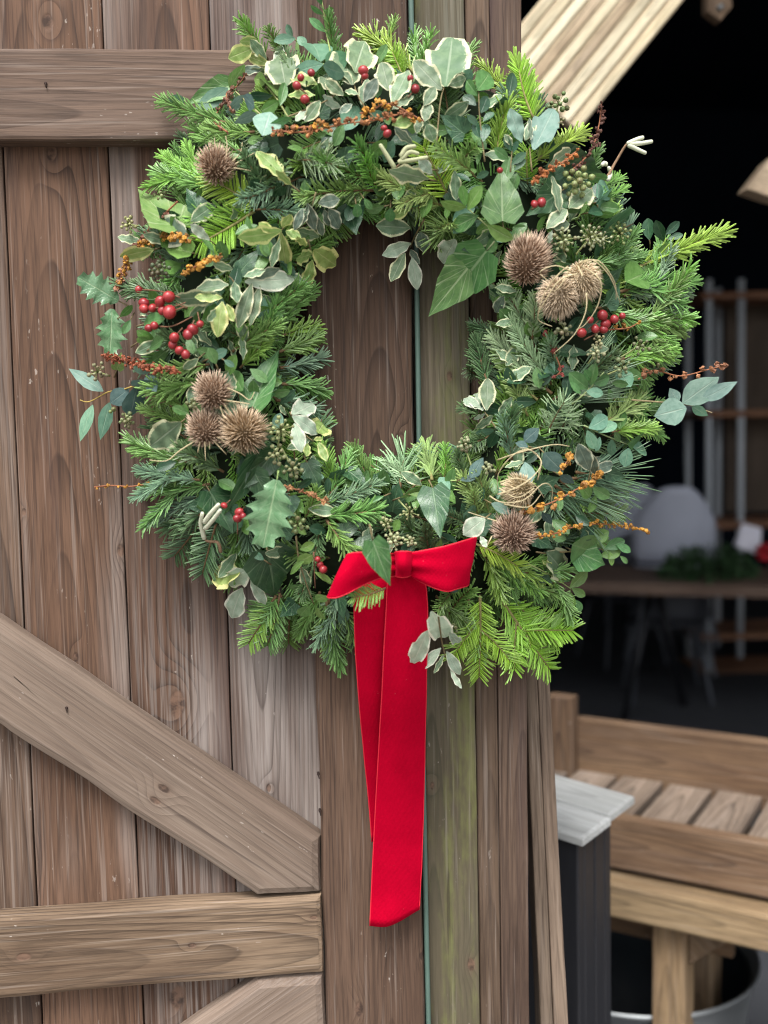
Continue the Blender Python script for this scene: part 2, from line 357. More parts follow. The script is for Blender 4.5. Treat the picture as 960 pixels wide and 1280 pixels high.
while k < x_l + LEN - .12:
    slab('slat', A + ex * k + ey * .030 + EZ * (-.018 + random.uniform(-.002, .002)), ex, ey, (.087, depth - .032, .022), bench, axis=ey, bev=.003, sub=5, lo=(.135, .10, .075), hi=(.29, .225, .175), pale=.3, stain=.3)
    k += .102; i += 1
slab('bottom_board', A + ex * (x_l + .07) + ey * .03 - EZ * .085, ex, ey, (LEN - .1, depth - .03, .018), bench, bev=.003, lo=(0.090, 0.060, 0.037), hi=(0.179, 0.130, 0.081))
RA, RB_ = PZ(757, 1113, zt - .155), PZ(960, 1151, zt - .155)
ry = (RA - A).dot(ey)
box3('side_rail', A + ex * (x_l + .08) + ey * (-.045) - EZ * .178, ex, ey, EZ, (LEN - .1, .07, .068), bench, bev=.006, wob=.0015, lo=(0.224, 0.143, 0.074), hi=(0.448, 0.328, 0.191), pale=.25, palec=(0.441, 0.384, 0.288), stain=.12)
lx = (PZ(821, 1160, .62) - A).dot(ex) - .018
for q, (px, py) in enumerate(((lx, -.012), (lx + 1.15, -.012), (lx, depth - .08), (lx + 1.15, depth - .08), )):
    box3('leg', A + ex * px + ey * py - EZ * zt, ex, ey, EZ, (.062, .07, zt - .18), bench, bev=.006, wob=.0015, lo=(0.215, 0.134, 0.074), hi=(0.394, 0.276, 0.158), pale=.2, stain=.15)
box3('cross_board', A + ex * (x_l + .10) + ey * .07 - EZ * .262, ex, ey, EZ, (lx - x_l + .03, .025, .082), bench, bev=.003, lo=(0.117, 0.069, 0.039), hi=(0.234, 0.147, 0.081))
c0 = A + ex * (lx + .063) + ey * .012 - EZ * .179
prism('corner_brace', [c0, c0 + ex * .10, c0 - EZ * .085], ey * .03, ex - EZ, bench, bev=.003, lo=(0.144, 0.095, 0.059), hi=(0.269, 0.190, 0.118))
pl = PT(699, 960, 1.0); 
bp = A + ex * (x_l + .02) + ey * (depth + .031)
u0 = PZ(686, 962, zt - .02); q0 = A + ex * ((u0 - A).dot(ex)) + ey * (depth - .035)
box3('corner_post', q0 - EZ * .78, ex, ey, EZ, (.058, .034, .93), bench, bev=.004, wob=.001, lo=(0.107, 0.065, 0.039), hi=(0.215, 0.138, 0.085))

# --- black stand with weathered grey cap
zc = .95
K1, K2, K0 = PZ(727, 1048, zc), PZ(798, 995, zc), PZ(693, 1037, zc)
sx = (K1 - K0); sx.normalize(); sy = K2 - K1; wl = sy.length; sy.normalize(); 
stand = tag(empty('black_stand', K1 - EZ * zc), 'black painted stand with pale weathered boards on top, beside the batten', 'stand')
hw = wl / 2
for q in range(2):
    slab('cap_board', K1 - sx * .24 + sy * (q * hw + .003), sx, sy, (.24 - .006 * q, hw - .006, .013), stand, axis=sx, bev=.004, wob=.0012, lo=(.34, .35, .335), hi=(.62, .64, .63), dark=(.22, .22, .22), pale=.5, palec=(.70, .72, .72), stain=.25, ring=.6)
blk = NT('black_paint'); wcn = blk.attr('wc').outputs['Vector']
bn = blk.noise(blk.vm('MULTIPLY', wcn, (60, 60, 6)), 1, 4, .65); bn2 = blk.noise(blk.vm('MULTIPLY', wcn, (240, 240, 18)), 1, 3, .6)
blk.bump(bn2, .4, .001)
blackp = blk.out(blk.mix(blk.ss(bn2, .70, .76), blk.mix(bn, (.012, .013, .017), (.026, .027, .032)), (.25, .2, .16)), .5, .4)
bz = zc - .0135; bdp = wl * .60
for q in range(2):
    box3('side_panel', K1 - sx * .225 + sy * (.010 if q == 0 else bdp - .022) - EZ * zc, sx, sy, EZ, (.213, .02, bz), stand, mat=blackp, bev=.003, axis=EZ)
for q in range(2):
    o_ = K1 - sx * .012 + sy * (.0305 + q * (bdp - .053) / 2) - EZ * zc
    prism('front_panel', [o_, o_ + sy * ((bdp - .053) / 2 - .001), o_ + sy * ((bdp - .053) / 2 - .001) + EZ * bz, o_ + EZ * bz], -sx * .02, EZ, stand, mat=blackp, bev=.003)

# --- galvanised tub under the bench
galv = NT('galvanised_steel'); tcn = galv.n('ShaderNodeTexCoord').outputs['Object']
vo = galv.n('ShaderNodeTexVoronoi'); vo.inputs['Scale'].default_value = 45; galv.t.links.new(tcn, vo.inputs['Vector'])
gn = galv.noise(tcn, 12, 4, .6); galv.b.inputs['Metallic'].default_value = .75
galvm = galv.out(galv.mix(gn, (.22, .24, .25), (.38, .40, .41)), galv.ss(gn, .3, .7, .4, .6), .5)
Rt = .262; tc0 = PZ(826, 1274, .42); tc0 += Vector((FW.x, FW.y, 0)).normalized() * Rt * 1.03; Ht = .42
mb = MB(); prof = [(.80, 0.0), (.98, .405), (1.0, .42), (1.03, .425), (1.035, .415), (1.01, .408), (.97, .40), (.78, .02)]; nseg = 56; vv = []; ff = []
for i in range(nseg):
    an = 2 * math.pi * i / nseg
    for (r_, z_) in prof: vv.append((tc0.x + math.cos(an) * Rt * r_, tc0.y + math.sin(an) * Rt * r_, z_ + .002))
npf = len(prof)
for i in range(nseg):
    for j in range(npf - 1): ff.append((i * npf + j, ((i + 1) % nseg) * npf + j, ((i + 1) % nseg) * npf + j + 1, i * npf + j + 1))
ff.append(tuple(i * npf for i in range(nseg))[::-1]); ff.append(tuple(i * npf + npf - 1 for i in range(nseg)))
mb.add(vv, ff)
tub = tag(empty('metal_tub', (tc0.x, tc0.y, 0)), 'round galvanised metal tub standing under the slatted bench', 'tub')
mb.build('shell', galvm, tub)
tub_inside = plain('dark_tub_inside', (.010, .016, .021), .55, .35, var=.4, scale=14)  # separate inner surface, much darker than the shell
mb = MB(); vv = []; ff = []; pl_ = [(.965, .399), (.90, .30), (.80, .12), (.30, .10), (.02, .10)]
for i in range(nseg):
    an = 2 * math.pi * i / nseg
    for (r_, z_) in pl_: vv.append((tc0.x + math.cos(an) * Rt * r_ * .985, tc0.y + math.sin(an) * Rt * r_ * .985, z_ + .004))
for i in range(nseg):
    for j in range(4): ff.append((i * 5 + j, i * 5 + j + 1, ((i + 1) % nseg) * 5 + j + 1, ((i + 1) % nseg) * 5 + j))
mb.add(vv, ff); mb.build('tub_inside', tub_inside, tub)

# --- grooved pale timber crossing the top of the opening
ybm = -.75
def dk(u, v): return P(u, v, ybm)
e0, e1 = dk(855, 0), dk(722, 165); ax = (e1 - e0).normalized(); l0 = dk(675, 0)
nb = Vector((0, -1, 0)); acr = ax.cross(nb).normalized(); wdt = (l0 - e1).dot(acr); 
if wdt < 0: acr = -acr; wdt = -wdt
top = e1 - ax * 1.25
beam = tag(empty('grooved_beam', e1), 'pale grooved timber slanting across the dark opening, top right', 'beam')
nr = 9
prism('board_core', [top, top + acr * wdt, e1 + acr * wdt, e1], (0, .022, 0), ax, beam, bev=.002, lo=(.48, .38, .24), hi=(.72, .60, .42), stain=.15, ring=.3)
for i in range(nr):
    wv = wdt / nr; s0 = acr * (i * wv + wv * .10); s1 = acr * (i * wv + wv * .78); f_ = Vector((0, -.0040, 0))
    prism('ridge', [top + s0 + f_, top + s1 + f_, e1 + s1 + f_ - ax * .001, e1 + s0 + f_ - ax * .001], (0, .0037, 0), ax, beam, bev=.0018, lo=(.60, .50, .32) if i not in (3, 5) else (.44, .33, .21), hi=(.82, .76, .57) if i not in (3, 5) else (.62, .50, .35), stain=.12, ring=.25)
# beam end at the right edge
e = PT(934, 236, 2.2)
rb = tag(empty('beam_end', e), 'pale cut timber end poking in at the right edge of the photo', 'beam')
u_ = PT(962, 200, 2.2) - e; v_ = PT(965, 247, 2.2) - e
prism('timber', [e, e + u_, e + u_ * 5 + Vector((.1, 0, 0)), e + v_ * 5 + Vector((.1, 0, 0)), e + v_], (0, .05, 0), v_, rb, bev=.003, lo=(.38, .28, .18), hi=(.62, .5, .36), ring=.3, stain=.1)
# hanging wooden pulley block at the very top
hk = tag(empty('hanging_block', PT(897, 24, 2.4)), 'small wooden block with a bolt hanging at the top right', 'block')
q = [PT(*p, 2.4) for p in ((884, -40), (912, -40), (916, 8), (901, 26), (884, 14))]
prism('block', q, (0, .03, 0), EZ, hk, bev=.004, lo=(.14, .09, .055), hi=(.3, .21, .14))
c = PT(900, 9, 2.395); mb = MB(); mb.tube([c + Vector((0, .012, 0)), c - Vector((0, .006, 0))], .0075, .006, 10); mb.build('bolt', galvm, hk)
mb = MB(); mb.tube([PT(898, -40, 2.42), PT(896, -420, 2.42)], .004, .004, 6); mb.build('strap', nail, hk)

# --- room things far behind
dkwood = dict(lo=(.26, .12, .065), hi=(.42, .22, .125), stain=.2)
TA, TB = PZ(735, 735, .74), PZ(960, 741, .74); tx = TB - TA; tx.normalize(); ty = Vector((-tx.y, tx.x, 0))
tb = tag(empty('room_table', (TA.x, TA.y, 0)), 'dark wood table with black splayed legs inside the barn', 'table')
TL = 1.9
slab('table_top', TA - tx * .15 + EZ * .03, tx, ty, (TL, .75, .055), tb, bev=.004, lo=(.14, .09, .065), hi=(.24, .165, .125), stain=.2)
blackm = plain('black_steel', (.012, .013, .016), .5, .4, .3)
mb = MB()
for px in (.30, 1.45):
    for sgn, py in ((-1, .10), (1, .62)):
        mb = MB(); t0 = TA + tx * (px) + ty * (.36 + sgn * .10) + EZ * (-.005); t1 = TA + tx * (px - .14 if sgn < 0 else px + .14) + ty * py; t1.z = .0
        mb.tube([t0, t1], .022, .018, 8); mb.build('leg', blackm, tb)
mb = MB(); mb.tube([TA + tx * .3 + ty * .36 - EZ * .02, TA + tx * 1.45 + ty * .36 - EZ * .02], .018, .018, 8); mb.build('stretcher', blackm, tb)
# chairs, stacked
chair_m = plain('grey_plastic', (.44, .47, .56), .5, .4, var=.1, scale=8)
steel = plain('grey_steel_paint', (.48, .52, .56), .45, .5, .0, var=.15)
leg_steel = plain('dark_chair_leg', (.10, .11, .13), .4, .5, var=.1)  # leg colour darkened to stand in for the shade below the table
chair_shaded = plain('shaded_grey_plastic', (.07, .075, .09), .5, .4, var=.1, scale=8)  # same grey plastic, with the shade under the table put into its colour
def chair(base, rz, label, group, cmat, seat_z=.45):
    t = tag(empty('plastic_chair', base), label, 'chair', group); t_rot = Matrix.Rotation(rz, 3, 'Z')
    def T(x, y, z): return base + t_rot @ Vector((x, y, z))
    nu, nv = 12, 9; v = []; f = []; thick = .008
    for side in (0, 1):
        for j in range(nv + 1):
            kz = j / nv; 
            for i in range(nu + 1):
                s_ = -1 + 2 * i / nu; wv = .225 * (1 - .0 * kz) * (1 - max(0, kz - .55) ** 2 * 1.5)
                top_ = .42 * (1 - .22 * abs(s_) ** 3 * 1.0)
                x = s_ * wv; y = .20 + .06 * kz - .09 * abs(s_) ** 2.2 + side * thick; z = seat_z + .02 + kz * top_
                v.append(T(x, y, z))
    n0 = (nu + 1) * (nv + 1)
    for j in range(nv):
        for i in range(nu):
            q = j * (nu + 1) + i; f.append((q, q + 1, q + nu + 2, q + nu + 1)); f.append((n0 + q, n0 + q + nu + 1, n0 + q + nu + 2, n0 + q + 1))
    for i in range(nu): q = nv * (nu + 1) + i; f.append((q, q + 1, n0 + q + 1, n0 + q)); f.append((i, n0 + i, n0 + i + 1, i + 1))
    for j in range(nv): q = j * (nu + 1); f.append((q, q + nu + 1, n0 + q + nu + 1, n0 + q)); q += nu; f.append((q, n0 + q, n0 + q + nu + 1, q + nu + 1))
    mb = MB(); mb.add(v, f); mb.build('backrest', cmat, t)
    v = []; f = []
    for side in (0, 1):
        for j in range(8):
            for i in range(8):
                a_, b_ = -1 + 2 * i / 7, -1 + 2 * j / 7; rr = 1 / max(1, (abs(a_) ** 4 + abs(b_) ** 4) ** .25)
                v.append(T(a_ * .22 * rr, b_ * .21 * rr, seat_z - .02 * (1 - a_ * a_) * (1 - b_ * b_) - side * .012 - .02 * max(0, -b_) ** 3))
    for j in range(7):
        for i in range(7):
            q = j * 8 + i; f.append((q, q + 1, q + 9, q + 8)); f.append((64 + q, 64 + q + 8, 64 + q + 9, 64 + q + 1))
    edge = [i for i in range(8)] + [8 * j + 7 for j in range(1, 8)] + [56 + i for i in range(6, -1, -1)] + [8 * j for j in range(6, 0, -1)]
    for a_, b_ in zip(edge, edge[1:] + edge[:1]): f.append((b_, a_, 64 + a_, 64 + b_))
    mb = MB(); mb.add(v, f); mb.build('seat', cmat, t)
    for sx_ in (-1, 1):
        for sy_ in (-1, 1):
            mb = MB(); mb.tube([T(sx_ * .15, sy_ * .14, seat_z - .02), T(sx_ * .22, sy_ * .22, seat_z - .45)], .011, .010, 8); mb.build('leg', leg_steel, t)
cb = PT(832, 640, 5.95); cb.z = 0
for q, lb in enumerate(('grey plastic chair coloured as if in shade, at the bottom of the stack behind the table', 'grey plastic chair coloured as if in shade, in the middle of the stack behind the table', 'pale grey plastic chair topmost of the stack, rounded back showing above the table')):
    chair(cb + EZ * (.17 * q) - Vector((0, .035 * q, 0)), R(168), lb, 'stacked grey chairs', chair_m if q == 2 else chair_shaded)
c2 = PT(775, 640, 6.9); c2.z = 0
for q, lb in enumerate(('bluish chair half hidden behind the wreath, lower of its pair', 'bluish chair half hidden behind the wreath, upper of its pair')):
    chair(c2 + EZ * (.30 * q), R(190), lb, 'pair of chairs behind the wreath', chair_m if q == 1 else chair_shaded)  # lower chair takes the shade-darkened copy of the plastic
# shelf rack
tr = 6.5
rk0 = PT(886, 640, tr); rk0.z = 0; rx = Vector((1, -.06, 0)).normalized(); ryy = Vector((.06, 1, 0)).normalized()
rack = tag(empty('shelf_rack', rk0), 'tall metal rack with brown wooden shelves at the right inside', 'rack')
for px in (.0, .20, .95):
    for py in (0, .4):
        mb = MB(); b_ = rk0 + rx * px + ryy * py; mb.tube([b_ + EZ * .09, b_ + EZ * 2.45], .022, .022, 8); mb.build('upright', steel, rack)
        if px != .2:
            mb = MB(); mb.ball(b_ + EZ * .046, .044, 14, 8, (.45, 1, 1)); mb.build('caster', plain('caster_grey', (.35, .38, .40), .5), rack)
for v in (368, 513, 652, 793, 842):
    zz = PT(920, v, tr).z
    slab('shelf', rk0 - rx * .06 - ryy * .03 + EZ * zz, rx, ryy, (1.1, .46, .04), rack, bev=.003, **dkwood)
box3('back_panel', rk0 + rx * .24 + ryy * .38 + EZ * .98, rx, ryy, EZ, (.72, .012, 1.35), rack, bev=.002, lo=(.08, .06, .045), hi=(.13, .10, .075), stain=.1)

# ================================================================== PLANT MATERIALS
def leaf_mat(name, c1, c2, margin=None, mw=.72, vein=None, veins=0.0, palm=False, rough=.4, spec=.4, trans=.18, blotch=None):
    """wc = (across -1..1, along 0..1, half-width over length)"""
    s = NT(name); wc = s.attr('wc').outputs['Vector']; x, y, z = s.sep(wc)
    oi = s.n('ShaderNodeObjectInfo'); rnd = oi.outputs['Random']
    ax = s.m('ABSOLUTE', x)
    nzv = s.vm('ADD', s.vm('MULTIPLY', wc, (2.2, 5, 0)), s.xyz(s.m('MULTIPLY', rnd, 37.0), s.m('MULTIPLY', rnd, 11.0), 0.0))
    n1 = s.noise(nzv, 1.0, 3, .6); n2 = s.noise(nzv, 5.0, 3, .6)
    c = s.mix(s.ss(n1, .3, .7), c1, c2)
    if blotch: c = s.mix(s.m('MULTIPLY', s.ss(n1, .52, .60), .85), c, blotch)
    if veins or vein:
        vc = vein or tuple(min(1, q * 1.9) for q in c2)
        mid = s.ss(ax, .025, .075, 1.0, 0.0)
        if palm:
            fx = s.m('MULTIPLY', x, z); yy = s.m('ADD', s.m('SUBTRACT', y, .10), 0.0)
            an = s.m('ARCTAN2', s.m('ABSOLUTE', fx), yy)
            for a0, wv in ((.52, .030), (1.15, .030)):
                mid = s.m('MAXIMUM', mid, s.m('MULTIPLY', s.ss(s.m('ABSOLUTE', s.m('SUBTRACT', an, a0)), .012, wv * 1.6, 1.0, 0.0), .9))
            sv = s.m('FRACT', s.m('SUBTRACT', s.m('MULTIPLY', y, 6.0), s.m('MULTIPLY', ax, 2.4)))
            mid = s.m('MAXIMUM', mid, s.m('MULTIPLY', s.ss(s.m('ABSOLUTE', s.m('SUBTRACT', sv, .5)), .03, .09, 1.0, 0.0), .35))
        elif veins:
            sv = s.m('FRACT', s.m('SUBTRACT', s.m('MULTIPLY', y, 8.0), s.m('MULTIPLY', ax, 2.2)))
            mid = s.m('MAXIMUM', mid, s.m('MULTIPLY', s.ss(s.m('ABSOLUTE', s.m('SUBTRACT', sv, .5)), .03, .12, 1.0, 0.0), veins))
        c = s.mix(s.m('MULTIPLY', mid, .6), c, vc)
        hb = s.m('SUBTRACT', s.m('MULTIPLY', n2, .35), s.m('MULTIPLY', mid, .6))
    else: hb = n2
    if margin:
        e = s.m('MAXIMUM', ax, s.m('ABSOLUTE', s.m('SUBTRACT', s.m('MULTIPLY', y, 2.0), 1.0)))
        e = s.m('ADD', ax, s.m('MULTIPLY', s.m('SUBTRACT', n2, .5), .45))
        c = s.mix(s.ss(e, mw, mw + .12), c, margin)
    hv = s.n('ShaderNodeHueSaturation'); s.set(hv.inputs['Color'], c); s.set(hv.inputs['Value'], s.ss(rnd, 0, 1, .78, 1.22)); s.set(hv.inputs['Hue'], s.ss(s.m('FRACT', s.m('MULTIPLY', rnd, 7.3)), 0, 1, .485, .515))
    c = s.mix(1.0, hv.outputs[0], oi.outputs['Color'], 'MULTIPLY')
    s.bump(hb, .5, .0012)
    s.out(c, rough, spec)
    tr_ = s.n('ShaderNodeBsdfTranslucent'); s.set(tr_.inputs['Color'], c); mx = s.n('ShaderNodeMixShader'); mx.inputs[0].default_value = trans
    s.t.links.new(s.b.outputs[0], mx.inputs[1]); s.t.links.new(tr_.outputs[0], mx.inputs[2])
    s.t.links.new(mx.outputs[0], s.t.nodes['Material Output'].inputs[0])
    return s.mat
LM = {
 'v': leaf_mat('variegated_grey_leaf', (.125, .205, .115), (.20, .29, .165), margin=(.66, .67, .42), mw=.70, vein=(.38, .45, .32), rough=.5),
 'vy': leaf_mat('variegated_yellow_leaf', (.22, .33, .085), (.31, .43, .14), margin=(.62, .64, .26), mw=.62, vein=(.5, .56, .25), rough=.42),
 'vg': leaf_mat('variegated_dark_leaf', (.085, .13, .095), (.14, .195, .14), margin=(.52, .53, .38), mw=.74, vein=(.25, .3, .22), rough=.5),
 'vw': leaf_mat('pale_leaf_underside', (.36, .48, .35), (.48, .59, .45), margin=(.76, .77, .62), mw=.76, vein=(.62, .68, .54), veins=.25, rough=.65, spec=.2),
 'ivy': leaf_mat('ivy_leaf', (.065, .165, .052), (.115, .25, .080), vein=(.36, .48, .27), palm=True, rough=.36, spec=.5),
 'ivd': leaf_mat('dark_ivy_leaf', (.022, .070, .030), (.050, .120, .052), vein=(.15, .24, .13), palm=True, rough=.28, spec=.55),
 'ivl': leaf_mat('light_ivy_leaf', (.15, .29, .075), (.24, .38, .12), vein=(.40, .50, .24), palm=True, rough=.4),
 'holly': leaf_mat('holly_leaf', (.10, .225, .105), (.16, .30, .155), vein=(.32, .45, .26), veins=.30, rough=.24, spec=.6),
 'box': leaf_mat('box_leaf', (.065, .165, .050), (.105, .24, .080), vein=(.20, .32, .14), rough=.28, spec=.55),
 'boxl': leaf_mat('privet_leaf', (.11, .235, .050), (.17, .32, .085), vein=(.3, .42, .18), veins=.15, rough=.3, spec=.5),
 'boxd': leaf_mat('dark_box_leaf', (.026, .078, .040), (.048, .125, .065), vein=(.10, .18, .10), rough=.3, spec=.5),
 'teal': leaf_mat('bluegreen_leaf', (.10, .225, .145), (.155, .295, .195), vein=(.25, .38, .26), veins=.12, rough=.45),
 'euc': leaf_mat('eucalyptus_leaf', (.17, .285, .235), (.25, .37, .31), vein=(.36, .46, .38), veins=.12, rough=.6, spec=.25),
 'eucd': leaf_mat('dark_eucalyptus_leaf', (.060, .115, .105), (.10, .165, .15), vein=(.18, .25, .22), veins=.1, rough=.55, spec=.3),
}
def needle_mat(name):
    s = NT(name); wc = s.attr('wc').outputs['Vector']; x, y, z = s.sep(wc); oi = s.n('ShaderNodeObjectInfo')
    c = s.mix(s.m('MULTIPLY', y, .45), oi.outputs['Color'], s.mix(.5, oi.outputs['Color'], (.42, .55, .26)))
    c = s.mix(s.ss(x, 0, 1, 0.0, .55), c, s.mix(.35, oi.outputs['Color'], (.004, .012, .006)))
    hv = s.n('ShaderNodeHueSaturation'); s.set(hv.inputs['Color'], c); s.set(hv.inputs['Value'], s.ss(z, 0, 1, .75, 1.3)); s.set(hv.inputs['Hue'], s.ss(oi.outputs['Random'], 0, 1, .485, .515))
    s.out(hv.outputs[0], .38, .45)
    tr_ = s.n('ShaderNodeBsdfTranslucent'); s.set(tr_.inputs['Color'], hv.outputs[0]); mx = s.n('ShaderNodeMixShader'); mx.inputs[0].default_value = .12
    s.t.links.new(s.b.outputs[0], mx.inputs[1]); s.t.links.new(tr_.outputs[0], mx.inputs[2]); s.t.links.new(mx.outputs[0], s.t.nodes['Material Output'].inputs[0])
    return s.mat
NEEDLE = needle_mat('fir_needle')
def objcol_mat(name, rough=.6, spec=.35, sat=.25, scale=260, bumpd=.0008):
    s = NT(name); oi = s.n('ShaderNodeObjectInfo'); wc = s.attr('wc').outputs['Vector']; x, y, z = s.sep(wc)
    g = s.n('ShaderNodeNewGeometry'); nz = s.noise(g.outputs['Position'], scale, 3, .6)
    c = s.mix(x, oi.outputs['Color'], s.mix(.72, oi.outputs['Color'], (.10, .035, .022)))
    c = s.mix(s.ss(nz, .35, .7, 0.0, .5), c, s.mix(.55, c, (.02, .012, .008)))
    s.bump(nz, .5, bumpd); return s.out(c, rough, spec)
SEEDM = objcol_mat('dried_seed'); TWIG = objcol_mat('twig_bark', .75, .25); FRUIT = objcol_mat('ivy_fruit', .45, .4)
s = NT('rosehip_skin'); g = s.n('ShaderNodeNewGeometry'); oi = s.n('ShaderNodeObjectInfo'); nz = s.noise(g.outputs['Position'], 300, 3, .6)
wx, wy, wz = s.sep(s.attr('wc').outputs['Vector'])
c = s.mix(nz, s.mix(oi.outputs['Random'], (.17, .008, .014), (.29, .014, .020)), s.mix(oi.outputs['Random'], (.25, .022, .026), (.36, .045, .042)))
s.bump(nz, .3, .0006); HIP = s.out(s.mix(s.ss(wy, .93, .97), c, (.03, .018, .012)), .32, .5)
s = NT('teasel_spine'); wx, wy, wz = s.sep(s.attr('wc').outputs['Vector']); oi = s.n('ShaderNodeObjectInfo')
c = s.mix(s.ss(wy, 0, .9), s.mix(.35, oi.outputs['Color'], (.035, .018, .010)), s.mix(.45, oi.outputs['Color'], (.78, .64, .50)))
hv = s.n('ShaderNodeHueSaturation'); s.set(hv.inputs['Color'], c); s.set(hv.inputs['Value'], s.ss(wz, 0, 1, .75, 1.3)); SPINE = s.out(hv.outputs[0], .65, .3)
STRAW = plain('pale_straw', (.50, .42, .25), .6, .3, var=.25, scale=120)
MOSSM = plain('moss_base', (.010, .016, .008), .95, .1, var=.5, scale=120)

# ================================================================== LEAF AND SPRIG TEMPLATES
def interp(tab, v):
    for (a, wa), (b, wb) in zip(tab, tab[1:]):
        if v <= b: k = (v - a) / max(1e-9, b - a); return wa + (wb - wa) * k
    return tab[-1][1]
LEAF = {}
def leaf_template(kind, var):
    rs = random.Random(hash((len(kind), ord(kind[0]), var)) & 0xffff)
    ph = rs.uniform(0, 6.28); curl = rs.uniform(-.05, .22); fold = rs.uniform(.05, .30); wave = 0; nv = 9; nu = 4; twist = rs.uniform(-.35, .35)
    if kind == 'pitto': tab = [(0, .02), (.06, .05), (.2, .14), (.4, .215), (.6, .235), (.8, .17), (.93, .08), (1, .01)]; wave = rs.uniform(.030, .060); nv = 14
    elif kind == 'ivy': tab = [(0, .24), (.06, .38), (.15, .45), (.25, .40), (.36, .37), (.5, .325), (.7, .19), (.88, .07), (1, .005)]; nv = 14; wave = .02
    elif kind == 'holly': tab = None; nv = 24; curl = rs.uniform(.0, .12); fold = .10
    elif kind == 'box': tab = [(0, .02), (.1, .09), (.3, .21), (.55, .27), (.8, .22), (.94, .12), (1, .03)]; nv = 7
    elif kind == 'euc': tab = [(0, .02), (.08, .12), (.25, .26), (.45, .30), (.7, .22), (.9, .08), (1, .005)]; nv = 9; fold = rs.uniform(.0, .06); curl = rs.uniform(-.08, .1)
    v = []; wc = []; f = []
    for j in range(nv + 1):
        y = j / nv
        if kind == 'holly':
            env = .30 * math.sin(math.pi * min(1, y * .93 + .04)) ** .75; tooth = (j % 4) / 4
            hw = env * (.70 + .46 * (1 if j % 4 == 2 else .38 if j % 4 in (1, 3) else 0)); tz = .10 * (1 if (j // 4) % 2 else -.5) * (1 if j % 4 == 2 else .3)
            if j == nv: hw = .003; tz = 0
        else: hw = interp(tab, y); tz = 0
        for i in range(nu + 1):
            s_ = -1 + 2 * i / nu; x = s_ * hw; z = -fold * abs(s_) * hw * 2 * 0 + fold * abs(s_) ** 1.4 * hw - curl * y * y
            z += wave * math.sin(y * 17 + ph + (1.5 if s_ > 0 else 0)) * abs(s_) ** 2 * min(1, hw * 6)
            z += tz * abs(s_) ** 2
            z += twist * x * y * .8
            yy = y
            if kind == 'ivy' and j == 0: yy = y - .13 * (abs(s_) ** 1.5) * (1 if abs(s_) < .9 else .6)
            if kind == 'holly' and abs(s_) == 1 and j % 4 == 2: yy = y + .035
            v.append((x, yy, z)); wc.append((s_, y, hw))
    for j in range(nv):
        for i in range(nu): q = j * (nu + 1) + i; f.append((q, q + 1, q + nu + 2, q + nu + 1))
    return v, f, wc
def leaf_mesh(kind, mk):
    var = random.randrange(5); key = (kind, mk, var)
    if key not in LEAF: v, f, wc = leaf_template(kind, var); LEAF[key] = mesh_from('leaf', v, f, LM[mk], wc)
    return LEAF[key]
CX, CY, RX, RY = 490.0, 428.0, 222.0, 262.0
def ring_t(u, v): return (math.hypot((u - CX) / RX, (v - CY) / RY) - 1) / .46
def surf(u, v):
    t = ring_t(u, v); return .038 + .088 * math.sqrt(max(0.0, 1 - min(1, abs(t)) ** 2))
def frame(A, B, roll=0.0):
    Y = B - A; L = Y.length; Y = Y / L; n = (CAM - A).normalized(); n = (n - Y * n.dot(Y)).normalized(); n = Matrix.Rotation(roll, 3, Y) @ n
    X = Y.cross(n); return X, Y, n, L
def place(name, me, A, X, Y, n, sx, sy, sz, parent, color=None):
    o = bpy.data.objects.new(name, me); COL.objects.link(o); o.parent = parent
    mm = Matrix((X * sx, Y * sy, n * sz)).transposed().to_4x4(); mm.translation = A - ORG[parent.name]; o.matrix_local = mm
    ORG[o.name] = A.copy()
    if color: o.color = (*color, 1)
    return o

# ================================================================== WREATH
wreath = tag(empty('wreath', P(490, 850, .03)), 'large evergreen wreath of fir, ivy, berries and teasels hanging on the door', 'wreath')
mb = MB(); nu, nv = 72, 14; vv = []; ff = []
for i in range(nu):
    an = 2 * math.pi * i / nu
    for j in range(nv):
        b_ = 2 * math.pi * j / nv; rr = .068 * (1 + .25 * mnoise.noise(Vector((math.cos(an) * 4, math.sin(an) * 4, b_)))); 
        rho = 1 + rr * 1130 / RX * math.cos(b_) * .92; d_ = .046 + rr * .62 * math.sin(b_)
        vv.append(P(CX + RX * rho * math.cos(an), CY + RY * rho * math.sin(an) + 0, max(.031, d_)))
for i in range(nu):
    for j in range(nv): ff.append((i * nv + j, ((i + 1) % nu) * nv + j, ((i + 1) % nu) * nv + (j + 1) % nv, i * nv + (j + 1) % nv))
mb.add(vv, ff); mb.build('moss_ring', MOSSM, wreath)

def needle(mb, p, d, side, L, w, tone, rz, bend=.15, base=0.0):
    """a three-sided tapered needle in two segments"""
    d = d.normalized(); a = d.cross(side).normalized() if d.cross(side).length > 1e-5 else d.orthogonal(); up = a.cross(d)
    pts = []; cs = ((1, 0), (-.5, .75), (-.5, -.75))
    for k, ww in ((0, .55), (.55, 1.0), (.94, .75)):
        c_ = p + d * L * k + up * (-bend * L * k * k)
        for (ca, cb_) in cs: pts.append((c_ + up * (ca * w * .35) + a * (cb_ * w) * ww, k))
    tip = p + d * L + up * (-bend * L); pts.append((tip, 1))
    ff = []
    for k in range(2):
        for j in range(3): ff.append((k * 3 + j, k * 3 + (j + 1) % 3, (k + 1) * 3 + (j + 1) % 3, (k + 1) * 3 + j))
    for j in range(3): ff.append((6 + j, 6 + (j + 1) % 3, 9))
    mb.add([q for q, _ in pts], ff, [(tone, k, rz) for _, k in pts])
FIR = {}
